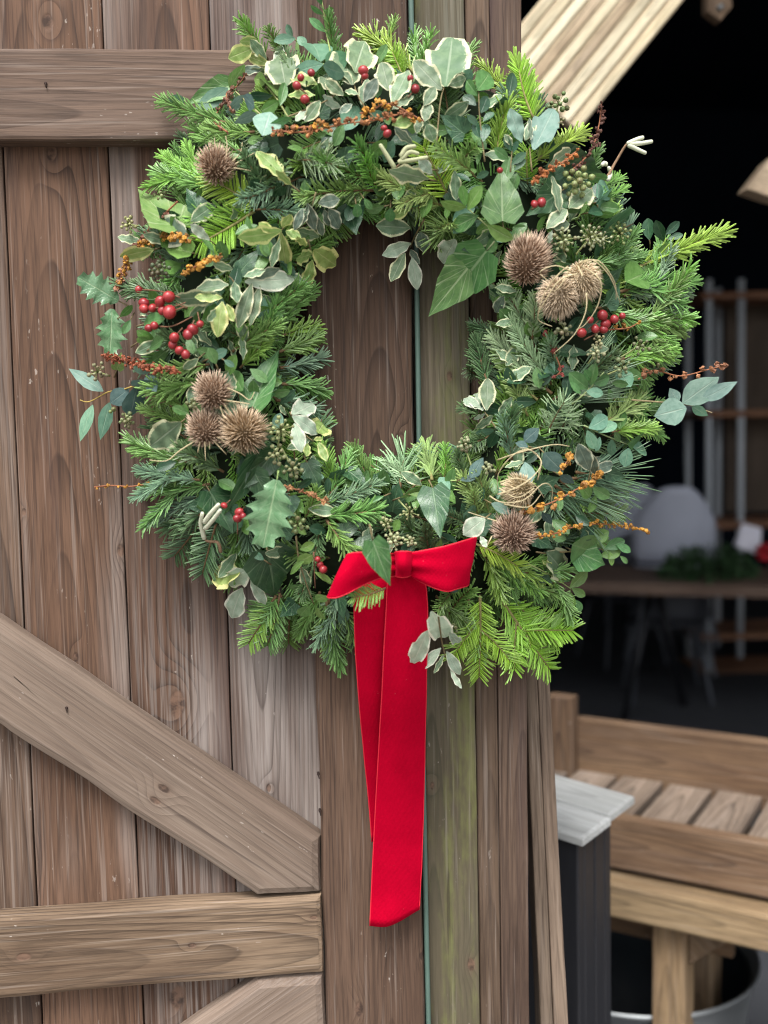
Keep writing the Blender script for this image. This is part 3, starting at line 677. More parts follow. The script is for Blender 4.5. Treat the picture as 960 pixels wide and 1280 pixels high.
def fir_template(style, L, var):
    rs = random.Random(var * 131 + int(L * 1000) + len(style) * 7)
    tw, nd = MB(), MB()
    def shoot(o, dirv, nrm, L, r, nl, dens):
        side = dirv.cross(nrm).normalized(); bx, bz = rs.uniform(-.16, .16), rs.uniform(-.10, .12)
        def at(k): return o + dirv * L * k + side * (bx * L * k * k) + nrm * (bz * L * k * k - .06 * L * k)
        tw.tube([at(k / 5) for k in range(6)], r, r * .45, 5)
        n = int(L * dens)
        for i in range(n):
            k = (i + rs.random()) / n; k = .06 + .94 * k; p = at(k); t = (at(min(1, k + .03)) - at(k - .03)).normalized()
            sgn = 1 if i % 2 else -1
            if style == 'flat': el = rs.gauss(.22, .22); fw_ = rs.uniform(.50, .72)
            elif style == 'bushy': el = rs.uniform(-.35, 1.45); fw_ = rs.uniform(.62, .95)
            elif style == 'star': el = rs.uniform(-1.5, 1.5); fw_ = rs.uniform(.35, .7)
            else: el = rs.uniform(-.6, 1.2); fw_ = rs.uniform(.9, .97)
            fw_ = fw_ + (.97 - fw_) * max(0, k - .80) * 3.2
            lat = math.sqrt(max(0, 1 - fw_ * fw_)); dv = t * fw_ + (side * sgn * math.cos(el) + nrm * math.sin(el)) * lat
            l = nl * rs.uniform(.78, 1.08) * (1 - .42 * max(0, k - .75) * 2.2) * (.62 + .38 * min(1, k * 6))
            needle(nd, p, dv, nrm if abs(dv.dot(nrm)) < .95 else side, l, .00112 if style != 'pine' else .0007, rs.random() * (1 - k * .5) * .8, rs.random(), rs.uniform(-.10, .22))
        return at
    o = Vector((0, 0, 0)); d_ = Vector((0, 1, 0)); n_ = Vector((0, 0, 1))
    nl = {'flat': .0205, 'bushy': .0180, 'star': .030, 'pine': .075}[style]; dens = {'flat': 1150, 'bushy': 1500, 'star': 1700, 'pine': 1500}[style]
    if style == 'pine':
        shoot(o, d_, n_, L * .35, .0016, L * .75, dens * .9)
    else:
        at = shoot(o, d_, n_, L, .0015, nl, dens)
        if L > .09 and style != 'star':
            for k_, sg in ((.30, 1), (.42, -1)):
                dv = (d_ * .72 + Vector((sg * .69, 0, rs.uniform(0, .2)))).normalized(); shoot(at(k_), dv, n_, L * rs.uniform(.38, .52), .0011, nl * .9, dens)
    me_n = mesh_from('needles', nd.v, nd.f, NEEDLE, nd.wc, smooth=False); me_t = mesh_from('fir_twig', tw.v, tw.f, TWIG, tw.wc)
    return me_t, me_n
TINT = {'b': (0.295, 0.506, 0.040), 'y': (.310, .500, .055), 'm': (0.136, 0.293, 0.060), 'g': (0.195, 0.402, 0.055), 'd': (0.054, 0.127, 0.048), 's': (0.307, 0.460, 0.255), 'n': (0.124, 0.230, 0.145), 'p': (0.147, 0.276, 0.165), 'l': (0.330, 0.471, 0.150)}
def fir(bx, by, tx, ty, tint='m', style='bushy', lay=0.0, roll=None, d0=None, d1=None, name='fir_sprig', jit=.0):
    A = P(bx, by, (surf(bx, by) * .82 + lay) if d0 is None else d0); B = P(tx, ty, (surf(tx, ty) * .95 + .006 + lay) if d1 is None else d1)
    if roll is None: roll = random.uniform(-.45, .45)
    X, Y, n, L = frame(A, B, roll)
    Lt = min((.05, .075, .105), key=lambda q: abs(q - L)) if style != 'pine' else .1
    if style == 'star': Lt = .05
    elif tint == 'y': Lt = min(Lt, .075)
    key = (style, Lt, random.randrange(4))
    if key not in FIR: FIR[key] = fir_template(*key)
    s_ = L / Lt; wv = max(.75, min(1.2, s_)) * random.uniform(1.0, 1.15); tn = TINT[tint] if isinstance(tint, str) else tint; k = random.uniform(.82, 1.18)
    tw = place(name, FIR[key][0], A, X, Y, n, wv, s_, wv, wreath, (.16, .10, .05) if tint not in 'byl' else (.26, .24, .09))
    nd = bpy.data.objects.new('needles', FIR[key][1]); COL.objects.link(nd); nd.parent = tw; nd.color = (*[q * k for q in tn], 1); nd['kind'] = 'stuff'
    return tw

# filler under-layer: shoots all round the ring, pointing outward, inward or along it
rs = random.Random(3)
for i in range(330):
    an = 2 * math.pi * (i + rs.random()) / 330; t = rs.uniform(-.62, .62); rho = 1 + .46 * t
    u, v = CX + RX * rho * math.cos(an), CY + RY * rho * math.sin(an)
    rad = Vector((math.cos(an), math.sin(an))); tan = Vector((-rad.y, rad.x)); dv = (rad * (t * 1.6 + rs.uniform(-.25, .25)) + tan * rs.choice((-1, 1)) * rs.uniform(.3, 1)).normalized()
    L = rs.uniform(52, 88); u2, v2 = u + dv.x * L, v + dv.y * L; t2 = ring_t(u2, v2)
    if t2 < -.95: k = .6; u2, v2 = u + dv.x * L * k, v + dv.y * L * k
    fir(u, v, u2, v2, rs.choice('dmmmng'), rs.choice(('flat', 'bushy', 'bushy')), lay=-.020 - .018 * rs.random(), roll=rs.uniform(-.8, .8))

# fir shoots one can pick out in the photo
for a in [
 (335, 75, 303, 27, 'g'), (352, 72, 340, 36, 'm'), (366, 95, 360, 60, 'd'), (290, 155, 203, 133, 'm'), (305, 190, 233, 172, 'm'), (318, 165, 262, 168, 'm'),
 (270, 228, 188, 196, 'g'), (268, 232, 195, 222, 'm'), (322, 258, 262, 222, 'b'), (325, 262, 238, 262, 'g'), (318, 264, 258, 305, 'b', 'flat'), (335, 235, 300, 200, 'd'),
 (345, 232, 305, 258, 'n'), (320, 262, 372, 258, 'n'), (372, 200, 412, 198, 's', 'star'), (345, 165, 320, 190, 'd'), (300, 250, 345, 205, 'd'), (362, 215, 330, 232, 'n'),
 (518, 92, 466, 32, 'y'), (505, 98, 488, 62, 'b'), (565, 178, 558, 105, 'd', 'flat'), (645, 135, 612, 76, 'y'), (668, 160, 658, 80, 'y'), (668, 150, 640, 95, 'b'),
 (620, 200, 624, 130, 'y'), (668, 202, 722, 162, 'y'), (470, 238, 382, 234, 'm'), (470, 225, 398, 212, 'm'), (480, 220, 440, 188, 'm'), (475, 240, 450, 205, 'g'), (556, 258, 473, 232, 'l'), (545, 240, 500, 250, 'l'),
 (562, 250, 535, 185, 'b'), (592, 218, 552, 182, 'l'), (575, 205, 590, 180, 'm'), (570, 280, 540, 300, 'l', 'star'), (545, 290, 560, 275, 'l'),
 (660, 230, 655, 190, 'b'), (690, 250, 680, 225, 's'), (795, 335, 900, 286, 'y'), (800, 330, 862, 300, 'y'), (720, 345, 800, 300, 'g'), (740, 330, 810, 325, 'm'), (735, 360, 815, 345, 'g'),
 (775, 365, 872, 330, 'm'), (780, 370, 868, 350, 'p'), (775, 405, 880, 385, 'g'), (770, 400, 868, 400, 'm'), (745, 385, 820, 378, 'd'), (760, 385, 800, 410, 'm'), (730, 345, 700, 300, 'd'),
 (672, 440, 640, 358, 's'), (665, 425, 672, 375, 's'), (690, 492, 613, 428, 's'), (690, 480, 630, 415, 's'), (672, 500, 612, 450, 'l'), (700, 470, 680, 430, 'p'), (660, 520, 635, 475, 'l'), (685, 540, 700, 505, 's', 'star'), (700, 540, 712, 520, 's', 'star'),
 (632, 560, 637, 512, 'd'), (640, 575, 632, 525, 'n'), (610, 480, 590, 430, 'd'), (600, 470, 582, 465, 'd'), (600, 520, 580, 505, 'd'), (612, 545, 588, 560, 'd'), (620, 420, 592, 402, 'd'),
 (755, 528, 812, 498, 'l'), (765, 540, 815, 530, 'g'), (770, 440, 842, 452, 'm'), (775, 450, 838, 432, 'g'), (730, 470, 770, 445, 'd'),
 (345, 410, 388, 358, 'm'), (352, 420, 392, 402, 'g'), (348, 440, 398, 425, 'm'), (350, 460, 402, 455, 'n'), (352, 480, 405, 482, 'm'), (345, 500, 395, 505, 'n'), (335, 395, 372, 350, 'm'), (325, 430, 350, 380, 'm'),
 (290, 440, 340, 400, 'm'), (300, 460, 335, 425, 'g'), (260, 440, 205, 428, 'd'), (215, 370, 150, 372, 'd'), (235, 385, 175, 368, 'd'), (255, 475, 190, 498, 'm'), (262, 455, 205, 470, 'm'), (230, 510, 195, 480, 'm'), (300, 420, 262, 405, 'd'),
 (240, 578, 156, 566, 'm'), (250, 600, 162, 590, 'n'), (262, 605, 166, 622, 'm'), (270, 612, 195, 640, 'n'), (265, 630, 225, 702, 'd', 'flat'), (275, 640, 250, 712, 'd', 'flat'), (280, 590, 225, 560, 'd'), (255, 640, 212, 668, 'd'),
 (352, 745, 308, 800, 'g', 'flat'), (350, 742, 338, 812, 'm', 'flat'), (345, 745, 318, 780, 'm', 'flat'), (412, 745, 398, 818, 'm'), (420, 740, 430, 825, 'p'), (408, 750, 412, 826, 'm'), (400, 740, 378, 795, 'm'), (430, 760, 442, 815, 'm'),
 (420, 612, 405, 558, 'g'), (412, 620, 440, 572, 'm'), (395, 632, 475, 612, 'p'), (400, 645, 470, 642, 'm'), (408, 650, 440, 698, 'm'), (400, 655, 398, 700, 'd'), (395, 700, 372, 742, 'd'), (380, 650, 400, 615, 'm'),
 (500, 610, 502, 562, 's', 'star'), (512, 605, 488, 575, 's'), (540, 600, 535, 555, 'l'), (555, 600, 560, 560, 'g'), (585, 600, 565, 570, 'd'), (605, 640, 572, 600, 'l'), (600, 650, 585, 615, 'l'), (612, 650, 605, 595, 'l'), (590, 660, 560, 640, 'd'), (550, 690, 500, 660, 'd'), (540, 700, 525, 660, 'd'),
 (600, 690, 672, 742, 'g'), (595, 680, 650, 700, 'b'), (615, 700, 700, 752, 'm'), (605, 695, 635, 742, 'g'), (640, 712, 702, 730, 'g'), (600, 745, 604, 846, 'b'), (585, 745, 590, 815, 'g'), (625, 748, 698, 846, 'b'), (640, 750, 705, 812, 'b'), (560, 770, 580, 730, 'm'), (565, 740, 545, 760, 'm'), (545, 745, 578, 782, 'm'),
 (690, 725, 718, 770, 'm'), (675, 735, 712, 745, 'm'),
]:
    st = a[5] if len(a) > 5 else ('flat' if a[4] in 'b' else 'bushy'); fir(*a[:5], st, lay=random.uniform(-.004, .014))
for a in [(690, 500, 800, 448), (700, 510, 790, 470), (715, 598, 806, 596), (720, 590, 806, 612), (690, 605, 785, 655), (700, 600, 775, 665), (680, 610, 760, 660)]:
    fir(*a, 'p', 'pine', name='pine_tuft', roll=random.uniform(-.3, .3), lay=.004)

# broad leaves: (kind, material, [(base x, base y, tip x, tip y, width factor)], sprig name, stem through the bases)
def tubepx(name, pts, r, parent, mat, color=None, r1=None, dz=.0, n=5):
    mb = MB(); mb.tube(smooth_path([P(p[0], p[1], (p[2] if len(p) > 2 else surf(p[0], p[1]) + dz)) for p in pts]), r, r1 if r1 else r * .6, n); o = mb.build(name, mat, parent)
    if color: o.color = (*color, 1)
    return o
def smooth_path(pts, k=4):
    out = []; n = len(pts)
    if n < 3: return [pts[0] + (pts[-1] - pts[0]) * (i / 3) for i in range(4)]
    for i in range(n - 1):
        p0, p1, p2, p3 = pts[max(0, i - 1)], pts[i], pts[i + 1], pts[min(n - 1, i + 2)]
        for j in range(k):
            t = j / k; out.append(.5 * ((2 * p1) + (p2 - p0) * t + (2 * p0 - 5 * p1 + 4 * p2 - p3) * t * t + (3 * p1 - p0 - 3 * p2 + p3) * t ** 3))
    return out + [pts[-1]]
def sprig(name, kind, mk, leaves, stem=None, lay=.012, stemc=(.20, .16, .08), sr=.0010, roll=.75):
    b0 = leaves[0]; base = P(b0[0], b0[1], surf(b0[0], b0[1]) + lay - .012)
    e = empty(name, base, wreath)
    for q in leaves:
        bx, by, tx_, ty_ = q[:4]; wf = q[4] if len(q) > 4 and q[4] else 1.0; mk2 = q[5] if len(q) > 5 else mk; rl = q[6] if len(q) > 6 else random.uniform(-roll, roll)
        A = P(bx, by, surf(bx, by) + lay); B = P(tx_, ty_, surf(tx_, ty_) + lay + random.uniform(-.004, .012))
        X, Y, n, L = frame(A, B, rl)
        place('leaf', leaf_mesh(kind, mk2), A, X, Y, n, L * wf, L, L, e)
    if stem: tubepx('stem', [(p[0], p[1], surf(p[0], p[1]) + lay - .004) for p in stem], sr, e, TWIG, stemc)
    else:
        mb = MB()
        for l in leaves:
            A = P(l[0], l[1], surf(l[0], l[1]) + lay); dx, dy = l[0] - l[2], l[1] - l[3]; q = math.hypot(dx, dy); k = 10 / q
            mb.tube([P(l[0] + dx * k, l[1] + dy * k, max(.01, surf(l[0], l[1]) + lay - .014)), A], .0010, .0007, 4)
        o = mb.build('petioles', TWIG, e); o.color = (*stemc, 1); o['kind'] = 'stuff'
    return e
VS = 'variegated_sprig'
sprig(VS, 'pitto', 'vy', [(333, 75, 313, 49, 1.2, 'v'), (317, 60, 285, 73, 1.4), (322, 50, 301, 53, 1.2), (336, 80, 308, 70, 1.1), (330, 86, 297, 87, .8, 'vg'), (340, 88, 314, 90, .8, 'v')], [(352, 92), (335, 78), (318, 58)])
sprig(VS, 'pitto', 'v', [(346, 86, 347, 52, 1.1, 'vw'), (357, 108, 350, 71, 1.2), (396, 106, 362, 92, .9, 'vy'), (394, 119, 359, 114, .7, 'vy'), (417, 116, 402, 93, 1.3), (430, 119, 405, 100, 1.1), (426, 134, 399, 123, 1.1, 'vw'), (400, 126, 383, 150, 1.0), (385, 138, 370, 150, 1.0, 'vw')], [(350, 150), (400, 130), (420, 118)])
sprig(VS, 'pitto', 'v', [(440, 106, 427, 60, 1.2), (443, 90, 454, 54, 1.3), (441, 106, 425, 86, 1.0), (455, 127, 471, 99, 1.1, 'vg'), (486, 113, 478, 79, 1.2), (490, 129, 511, 89, 1.3), (490, 137, 517, 118, .8), (448, 118, 430, 110, .8), (440, 130, 425, 140, 1.0, 'vg')], [(470, 150), (450, 125), (441, 100)])
sprig(VS, 'pitto', 'v', [(552, 112, 518, 77, 1.1, 'v', .2), (557, 108, 566, 52, 1.0), (560, 106, 587, 98, 1.0), (530, 132, 545, 107, 1.2), (531, 152, 536, 127, 1.3), (490, 156, 517, 149, 1.3, 'vy'), (521, 167, 525, 147, 1.2), (543, 178, 534, 156, 1.7), (516, 180, 493, 160, .9, 'vg')], [(545, 190), (550, 130), (556, 106)])
sprig(VS, 'pitto', 'v', [(652, 178, 637, 136, 1.0, 'euc', .3), (667, 187, 692, 139, .9, 'euc', -.3), (686, 206, 718, 187, .9), (641, 182, 631, 168, 1.2), (664, 175, 661, 148, .6, 'vg')], [(665, 215), (662, 185)])
sprig(VS, 'pitto', 'v', [(513, 285, 469, 282, 1.15), (514, 304, 477, 319, .9, 'vw'), (506, 316, 489, 353, 1.0), (515, 322, 522, 362, 1.0, 'vw'), (531, 316, 526, 289, 1.3, 'vg'), (569, 299, 554, 327, 1.2, 'vw'), (525, 330, 512, 312, 1.0, 'vg'), (578, 300, 588, 318, .6, 'vw')], [(530, 275), (515, 303), (512, 320)])
sprig(VS, 'pitto', 'vw', [(536, 224, 486, 211, 1.1, 'v'), (540, 217, 524, 199, 1.2), (538, 212, 512, 210, .9)])
sprig(VS, 'pitto', 'vg', [(384, 254, 393, 287, 1.0), (386, 258, 376, 282, 1.0), (398, 254, 424, 249, 1.4), (410, 261, 427, 286, 1.3), (396, 270, 403, 294, 1.1), (379, 260, 369, 286, .9), (405, 262, 412, 283, 1.0)], [(395, 240), (390, 258)])
sprig(VS, 'pitto', 'v', [(286, 356, 242, 357, 1.05), (276, 368, 216, 380, .9), (278, 372, 243, 372, .9, 'vy'), (278, 377, 271, 418, 1.1, 'vy'), (283, 380, 293, 402, 1.1, 'vy'), (293, 352, 296, 379, 1.2), (315, 354, 297, 410, .75), (325, 357, 312, 406, .7), (306, 352, 366, 349, .85, 'vw'), (310, 347, 352, 338, .8, 'vg'), (291, 336, 266, 331, 1.3), (305, 346, 332, 338, .9), (274, 385, 258, 402, 1.0)], [(300, 370), (292, 352), (286, 345)])
sprig(VS, 'pitto', 'vy', [(352, 288, 302, 303, 1.2), (351, 290, 358, 341, .8), (353, 284, 364, 269, 1.7), (357, 289, 376, 297, 1.7), (341, 291, 327, 279, 1.2), (350, 298, 338, 335, .7, 'v')], [(360, 275), (352, 288)])
sprig(VS, 'pitto', 'vy', [(355, 224, 324, 182, 1.1), (365, 232, 345, 212, 1.0)], [(375, 240), (358, 226)])
sprig(VS, 'pitto', 'vy', [(390, 318, 369, 323, 1.2), (392, 312, 418, 330, 1.0), (390, 325, 383, 360, 1.0), (382, 308, 372, 294, 1.0)], [(385, 300), (390, 318)])
sprig(VS, 'pitto', 'v', [(365, 520, 402, 541, 1.0, 'vw'), (368, 529, 377, 564, 1.1, 'vw'), (365, 518, 391, 507, .9, 'vw'), (358, 519, 349, 507, 1.2), (397, 541, 406, 527, 1.5, 'vy'), (385, 554, 382, 571, 1.1, 'vy'), (398, 552, 409, 577, .9, 'vy'), (392, 550, 404, 547, 1.0, 'vy')], [(362, 515), (378, 540), (392, 552)], lay=.018)
sprig(VS, 'pitto', 'vw', [(311, 711, 276, 734, 1.0), (303, 735, 284, 777, 1.1), (313, 724, 333, 758, .6), (300, 715, 268, 722, 1.3, 'vy')], [(315, 700), (308, 715)])
sprig(VS, 'pitto', 'vw', [(539, 764, 560, 806, .74, 'vw', .1), (562, 790, 577, 812, .6, 'vw', .3), (535, 788, 516, 829, .72, 'vw', -.1), (551, 810, 527, 835, .85, 'vw', .1), (558, 814, 577, 846, .82, 'vw', 0), (563, 838, 577, 860, .6, 'vw', .3), (555, 818, 543, 842, .6, 'v')], [(548, 770), (552, 800), (557, 822)], lay=.082)
sprig(VS, 'pitto', 'vw', [(606, 648, 580, 668, 1.7, 'vw', 0), (600, 670, 608, 684, 1.2)], lay=.02)
sprig(VS, 'pitto', 'vw', [(608, 513, 610, 474, 1.0, 'v'), (604, 513, 589, 488, .8), (599, 508, 578, 497, .9), (607, 517, 592, 524, 1.0), (594, 536, 615, 524, .9, 'v'), (622, 520, 641, 497, 1.0, 'v')], [(620, 535), (606, 515)])
sprig(VS, 'pitto', 'v', [(683, 286, 709, 259, 1.1), (689, 285, 713, 278, 1.2), (711, 260, 742, 234, 1.1), (690, 220, 704, 259, .7), (690, 288, 685, 303, 1.1, 'vw'), (630, 370, 618, 392, 1.0, 'vg')], [(700, 300), (690, 285)])
sprig(VS, 'pitto', 'vg', [(737, 588, 724, 558, 1.1), (742, 588, 769, 580, .8), (738, 580, 752, 572, 1.0), (745, 595, 738, 568, .9)], [(735, 605), (738, 588)])
sprig(VS, 'pitto', 'v', [(683, 690, 711, 718, 1.0), (678, 700, 690, 708, .7, 'vy'), (226, 528, 188, 557, 1.1, 'vy')][:2], [(670, 690), (683, 692)])
sprig(VS, 'pitto', 'v', [(226, 528, 190, 556, 1.1), (248, 448, 228, 464, 1.0)])
sprig(VS, 'pitto', 'v', [(236, 296, 195, 283, 1.2, 'vg'), (177, 302, 147, 297, 1.1), (192, 312, 152, 320, .7, 'vy'), (262, 300, 238, 280, 1.0, 'vw')])
IV = 'ivy_sprig'
sprig(IV, 'ivy', 'ivy', [(628, 276, 627, 206, .90, 'ivy', .05)], [(632, 300), (628, 276)], lay=.016)
sprig(IV, 'ivy', 'ivy', [(608, 314, 553, 382, .70, 'ivy', .1), (592, 326, 536, 394, .72, 'ivy', -.2)], [(618, 302), (608, 314)], lay=.014, stemc=(.35, .40, .22))
sprig(IV, 'ivy', 'ivd', [(688, 212, 768, 216, .5), (752, 290, 794, 290, .9), (700, 240, 660, 268, .8)], lay=-.004)
sprig(IV, 'ivy', 'ivl', [(224, 286, 174, 241, .60, 'ivl', .5), (240, 316, 202, 306, .6, 'boxl', .4), (146, 462, 152, 442, .8)], lay=.004)
sprig(IV, 'ivy', 'ivd', [(328, 556, 287, 644, .50), (340, 568, 305, 612, .65), (384, 578, 402, 612, .8), (318, 590, 345, 640, .7)], lay=.004)
sprig(IV, 'ivy', 'ivd', [(334, 688, 347, 754, .95, 'ivd', -.2), (262, 614, 290, 668, .95, 'ivd'), (300, 640, 272, 672, .8)], lay=.0)
sprig(IV, 'ivy', 'ivy', [(316, 508, 346, 432, .62, 'ivy', -.5), (322, 500, 352, 470, .6)], lay=-.004)
sprig(IV, 'ivy', 'ivd', [(466, 676, 488, 735, .62, 'ivy', .1)], [(462, 655), (466, 676)], lay=.085)
sprig(IV, 'ivy', 'ivd', [(541, 610, 551, 674, .72, 'ivd', .1)], [(536, 600), (541, 610)], lay=.022)
sprig(IV, 'ivy', 'ivd', [(434, 588, 460, 606, .9), (470, 602, 492, 588, .7), (445, 690, 468, 664, .9), (425, 668, 455, 650, .7)], lay=-.002)
sprig(IV, 'ivy', 'ivl', [(716, 688, 760, 706, .85, 'ivy'), (288, 706, 266, 728, 1.0, 'ivl')][:1], lay=.0)
sprig(IV, 'ivy', 'ivd', [(660, 470, 610, 455, .7), (650, 540, 690, 560, .7), (700, 440, 740, 440, .6), (745, 395, 710, 420, .7), (560, 175, 590, 150, .7), (420, 160, 400, 185, .8), (560, 240, 600, 260, .7), (620, 360, 640, 390, .8), (630, 380, 610, 350, .8, 'ivy'), (300, 340, 325, 310, .7)], lay=-.012)
sprig('holly_sprig', 'holly', 'holly', [(148, 376, 97, 346, 1.1, 'holly', .1), (140, 386, 138, 446, .95, 'holly', -.2)], [(165, 385), (148, 376)], lay=.006)
sprig('holly_sprig', 'holly', 'holly', [(346, 600, 328, 686, 1.05, 'holly', .05)], [(348, 588), (346, 602)], lay=.030, stemc=(.25, .35, .12))
BX = 'privet_sprig'
sprig(BX, 'box', 'teal', [(369, 48, 344, 50, 1.0), (372, 46, 382, 56, 1.4), (366, 45, 357, 31, 1.3), (400, 77, 393, 46, 1.1), (404, 80, 369, 88, .95), (404, 82, 427, 93, 1.0)], [(408, 84), (385, 62), (364, 46)], stemc=(.28, .36, .14))
sprig(BX, 'box', 'box', [(407, 40, 387, 22, .8), (408, 38, 413, 16, 1.0, 'boxl'), (413, 64, 427, 82, 1.0, 'boxd'), (404, 18, 388, 8, .9), (405, 14, 418, 12, 1.0, 'boxl'), (402, 6, 396, -10, 1.0)], [(414, 70), (408, 40), (404, 10), (400, -6)], stemc=(.28, .36, .12))
sprig(BX, 'box', 'boxl', [(346, 120, 338, 90, .8), (350, 132, 356, 104, .7, 'box'), (341, 119, 311, 121, .7, 'boxd'), (349, 126, 329, 139, 1.1), (333, 160, 363, 147, .6, 'box'), (318, 98, 334, 102, .8), (395, 172, 408, 166, .8)], [(362, 150), (345, 122), (325, 98)], stemc=(.28, .3, .12))
sprig(BX, 'box', 'boxd', [(597, 119, 581, 101, 1.1, 'box'), (597, 113, 614, 88, 1.0, 'box'), (595, 132, 579, 118, 1.1), (601, 141, 609, 121, 1.2), (598, 157, 584, 144, 1.0), (604, 152, 617, 139, 1.0), (600, 172, 591, 151, 1.0), (604, 177, 608, 153, .9)], [(606, 202), (600, 150), (598, 110)])
sprig(BX, 'box', 'boxd', [(636, 199, 619, 186, .9, 'box'), (640, 189, 631, 170, .9), (641, 191, 648, 176, 1.0), (639, 206, 657, 190, .9), (643, 213, 657, 198, .8), (588, 226, 571, 216, .9), (600, 232, 585, 240, .9), (595, 222, 610, 215, .9)], [(638, 215), (640, 188)])
sprig(BX, 'box', 'boxl', [(583, 259, 551, 255, 1.1), (582, 258, 578, 231, .9), (584, 262, 600, 233, 1.1), (598, 269, 563, 286, .9, 'ivy'), (609, 281, 639, 301, 1.0)], [(612, 285), (584, 260)], stemc=(.35, .42, .18), lay=.022)
sprig(BX, 'box', 'boxd', [(745, 253, 772, 246, .8, 'teal'), (745, 246, 764, 231, .9, 'teal'), (735, 266, 755, 262, .9), (747, 256, 747, 230, .8), (812, 300, 810, 273, 1.1), (830, 302, 820, 275, .9), (832, 293, 849, 277, 1.0), (835, 299, 854, 292, .9)])
sprig(BX, 'box', 'boxl', [(815, 327, 836, 304, .6), (803, 334, 832, 346, .9), (782, 352, 805, 343, 1.2), (725, 268, 735, 252, .9)], stemc=(.3, .4, .12))
sprig(BX, 'box', 'box', [(150, 396, 166, 384, 1.0, 'boxl'), (163, 400, 154, 417, 1.0), (180, 405, 200, 398, .9), (262, 448, 285, 438, 1.0, 'teal'), (270, 455, 262, 435, 1.2), (280, 450, 292, 458, 1.0, 'teal'), (187, 436, 205, 424, .8), (172, 428, 186, 418, .8, 'boxl')])
sprig(BX, 'box', 'boxl', [(375, 687, 393, 680, 1.3), (371, 703, 389, 697, 1.3), (363, 718, 377, 702, .6), (393, 715, 415, 727, .6), (386, 757, 374, 772, 1.0), (395, 750, 408, 744, 1.2), (397, 760, 402, 778, .8), (383, 668, 372, 660, 1.0)], [(370, 670), (375, 705), (392, 755)])
sprig(BX, 'box', 'boxl', [(500, 622, 532, 609, .5), (512, 618, 535, 618, .5), (532, 625, 541, 663, .6), (492, 664, 500, 650, 1.2), (480, 620, 460, 628, .6, 'box')])
sprig(BX, 'box', 'teal', [(736, 535, 763, 521, 1.1), (748, 541, 771, 527, 1.1), (734, 538, 743, 561, 1.1), (750, 546, 745, 564, .9), (765, 549, 764, 570, 1.1), (786, 560, 780, 583, 1.4), (790, 558, 813, 562, 1.0), (785, 555, 807, 549, 1.0, 'box'), (775, 553, 768, 540, .9, 'box'), (795, 562, 798, 575, 1.2)], [(730, 532), (760, 546), (795, 560)], stemc=(.28, .36, .16))
sprig(BX, 'box', 'box', [(738, 482, 743, 455, 1.1), (735, 486, 713, 468, 1.1), (741, 479, 764, 472, 1.0), (733, 489, 754, 492, 1.2, 'teal'), (726, 492, 714, 478, .9), (740, 476, 730, 462, .9)], [(715, 505), (735, 488), (755, 465)], stemc=(.3, .38, .16))
sprig(BX, 'box', 'box', [(735, 679, 761, 664, 1.1, 'boxl'), (756, 686, 782, 675, 1.0), (740, 690, 714, 679, 1.1), (750, 695, 777, 689, 1.0, 'boxl'), (762, 690, 766, 707, 1.0, 'boxl'), (770, 680, 788, 690, 1.0), (725, 672, 745, 660, 1.1, 'boxd'), (775, 695, 785, 704, .9), (708, 674, 692, 668, 1.1)], [(700, 690), (745, 688), (775, 680)])
sprig(BX, 'box', 'boxl', [(712, 735, 734, 714, 1.0), (715, 735, 732, 746, 1.0), (712, 739, 716, 762, .9), (690, 721, 696, 733, 1.0), (703, 765, 690, 786, 1.0), (706, 764, 714, 781, 1.0), (700, 726, 716, 722, .8, 'box'), (720, 750, 728, 765, 1.0, 'box')], [(660, 705), (690, 720), (716, 738)], stemc=(.3, .38, .14))
sprig(BX, 'box', 'boxd', [(330, 700, 315, 690, 1.0), (470, 150, 490, 140, .9), (480, 258, 457, 263, 1.3, 'box'), (488, 260, 487, 278, 1.3, 'box'), (511, 262, 489, 272, 1.2, 'vy'), (445, 255, 448, 272, 1.4, 'box'), (455, 248, 465, 262, 1.0, 'box')])
EU = 'eucalyptus_sprig'
sprig(EU, 'euc', 'euc', [(321, 142, 292, 153, 1.1), (338, 140, 328, 171, 1.3), (285, 110, 242, 141, .70, 'teal'), (306, 119, 282, 141, .8, 'euc'), (232, 126, 209, 124, 1.1, 'teal'), (287, 110, 306, 80, 1.0, 'ivl'), (318, 134, 305, 120, .9, 'eucd')], [(350, 160), (322, 140), (290, 110)], stemc=(.35, .36, .16))
sprig(EU, 'ivy', 'ivl', [(288, 107, 231, 129, .6, 'ivy')], lay=.008)
sprig(EU, 'euc', 'euc', [(129, 489, 86, 461, .62, 'euc'), (138, 504, 162, 486, 1.3, 'eucd'), (163, 520, 172, 478, 1.1, 'eucd'), (198, 478, 168, 492, .9, 'eucd'), (116, 506, 98, 550, .55, 'teal'), (137, 503, 125, 550, .62, 'teal'), (182, 470, 196, 490, .9, 'eucd')], [(190, 475), (150, 488), (135, 490), (112, 502), (100, 500)], stemc=(.50, .36, .10), lay=.006)
sprig(EU, 'euc', 'euc', [(661, 605, 657, 577, 1.25), (680, 566, 704, 590, 1.3, 'eucd'), (700, 594, 718, 604, 1.0, 'eucd'), (655, 552, 674, 535, 1.2, 'eucd'), (660, 558, 645, 553, 1.0, 'eucd'), (614, 629, 641, 643, .7), (588, 598, 604, 572, .9, 'eucd'), (575, 600, 600, 595, .8, 'eucd'), (678, 640, 690, 655, .8, 'eucd')])
sprig(EU, 'euc', 'euc', [(853, 504, 899, 471, .95, 'euc', 0), (876, 500, 922, 477, .65, 'euc', 0), (848, 503, 837, 485, 1.2, 'euc', 0), (858, 510, 818, 520, 1.35, 'euc', 0), (865, 508, 885, 520, 1.0, 'teal', .4)], [(790, 500), (830, 503), (860, 506), (890, 516)], stemc=(.45, .36, .2), lay=.006)

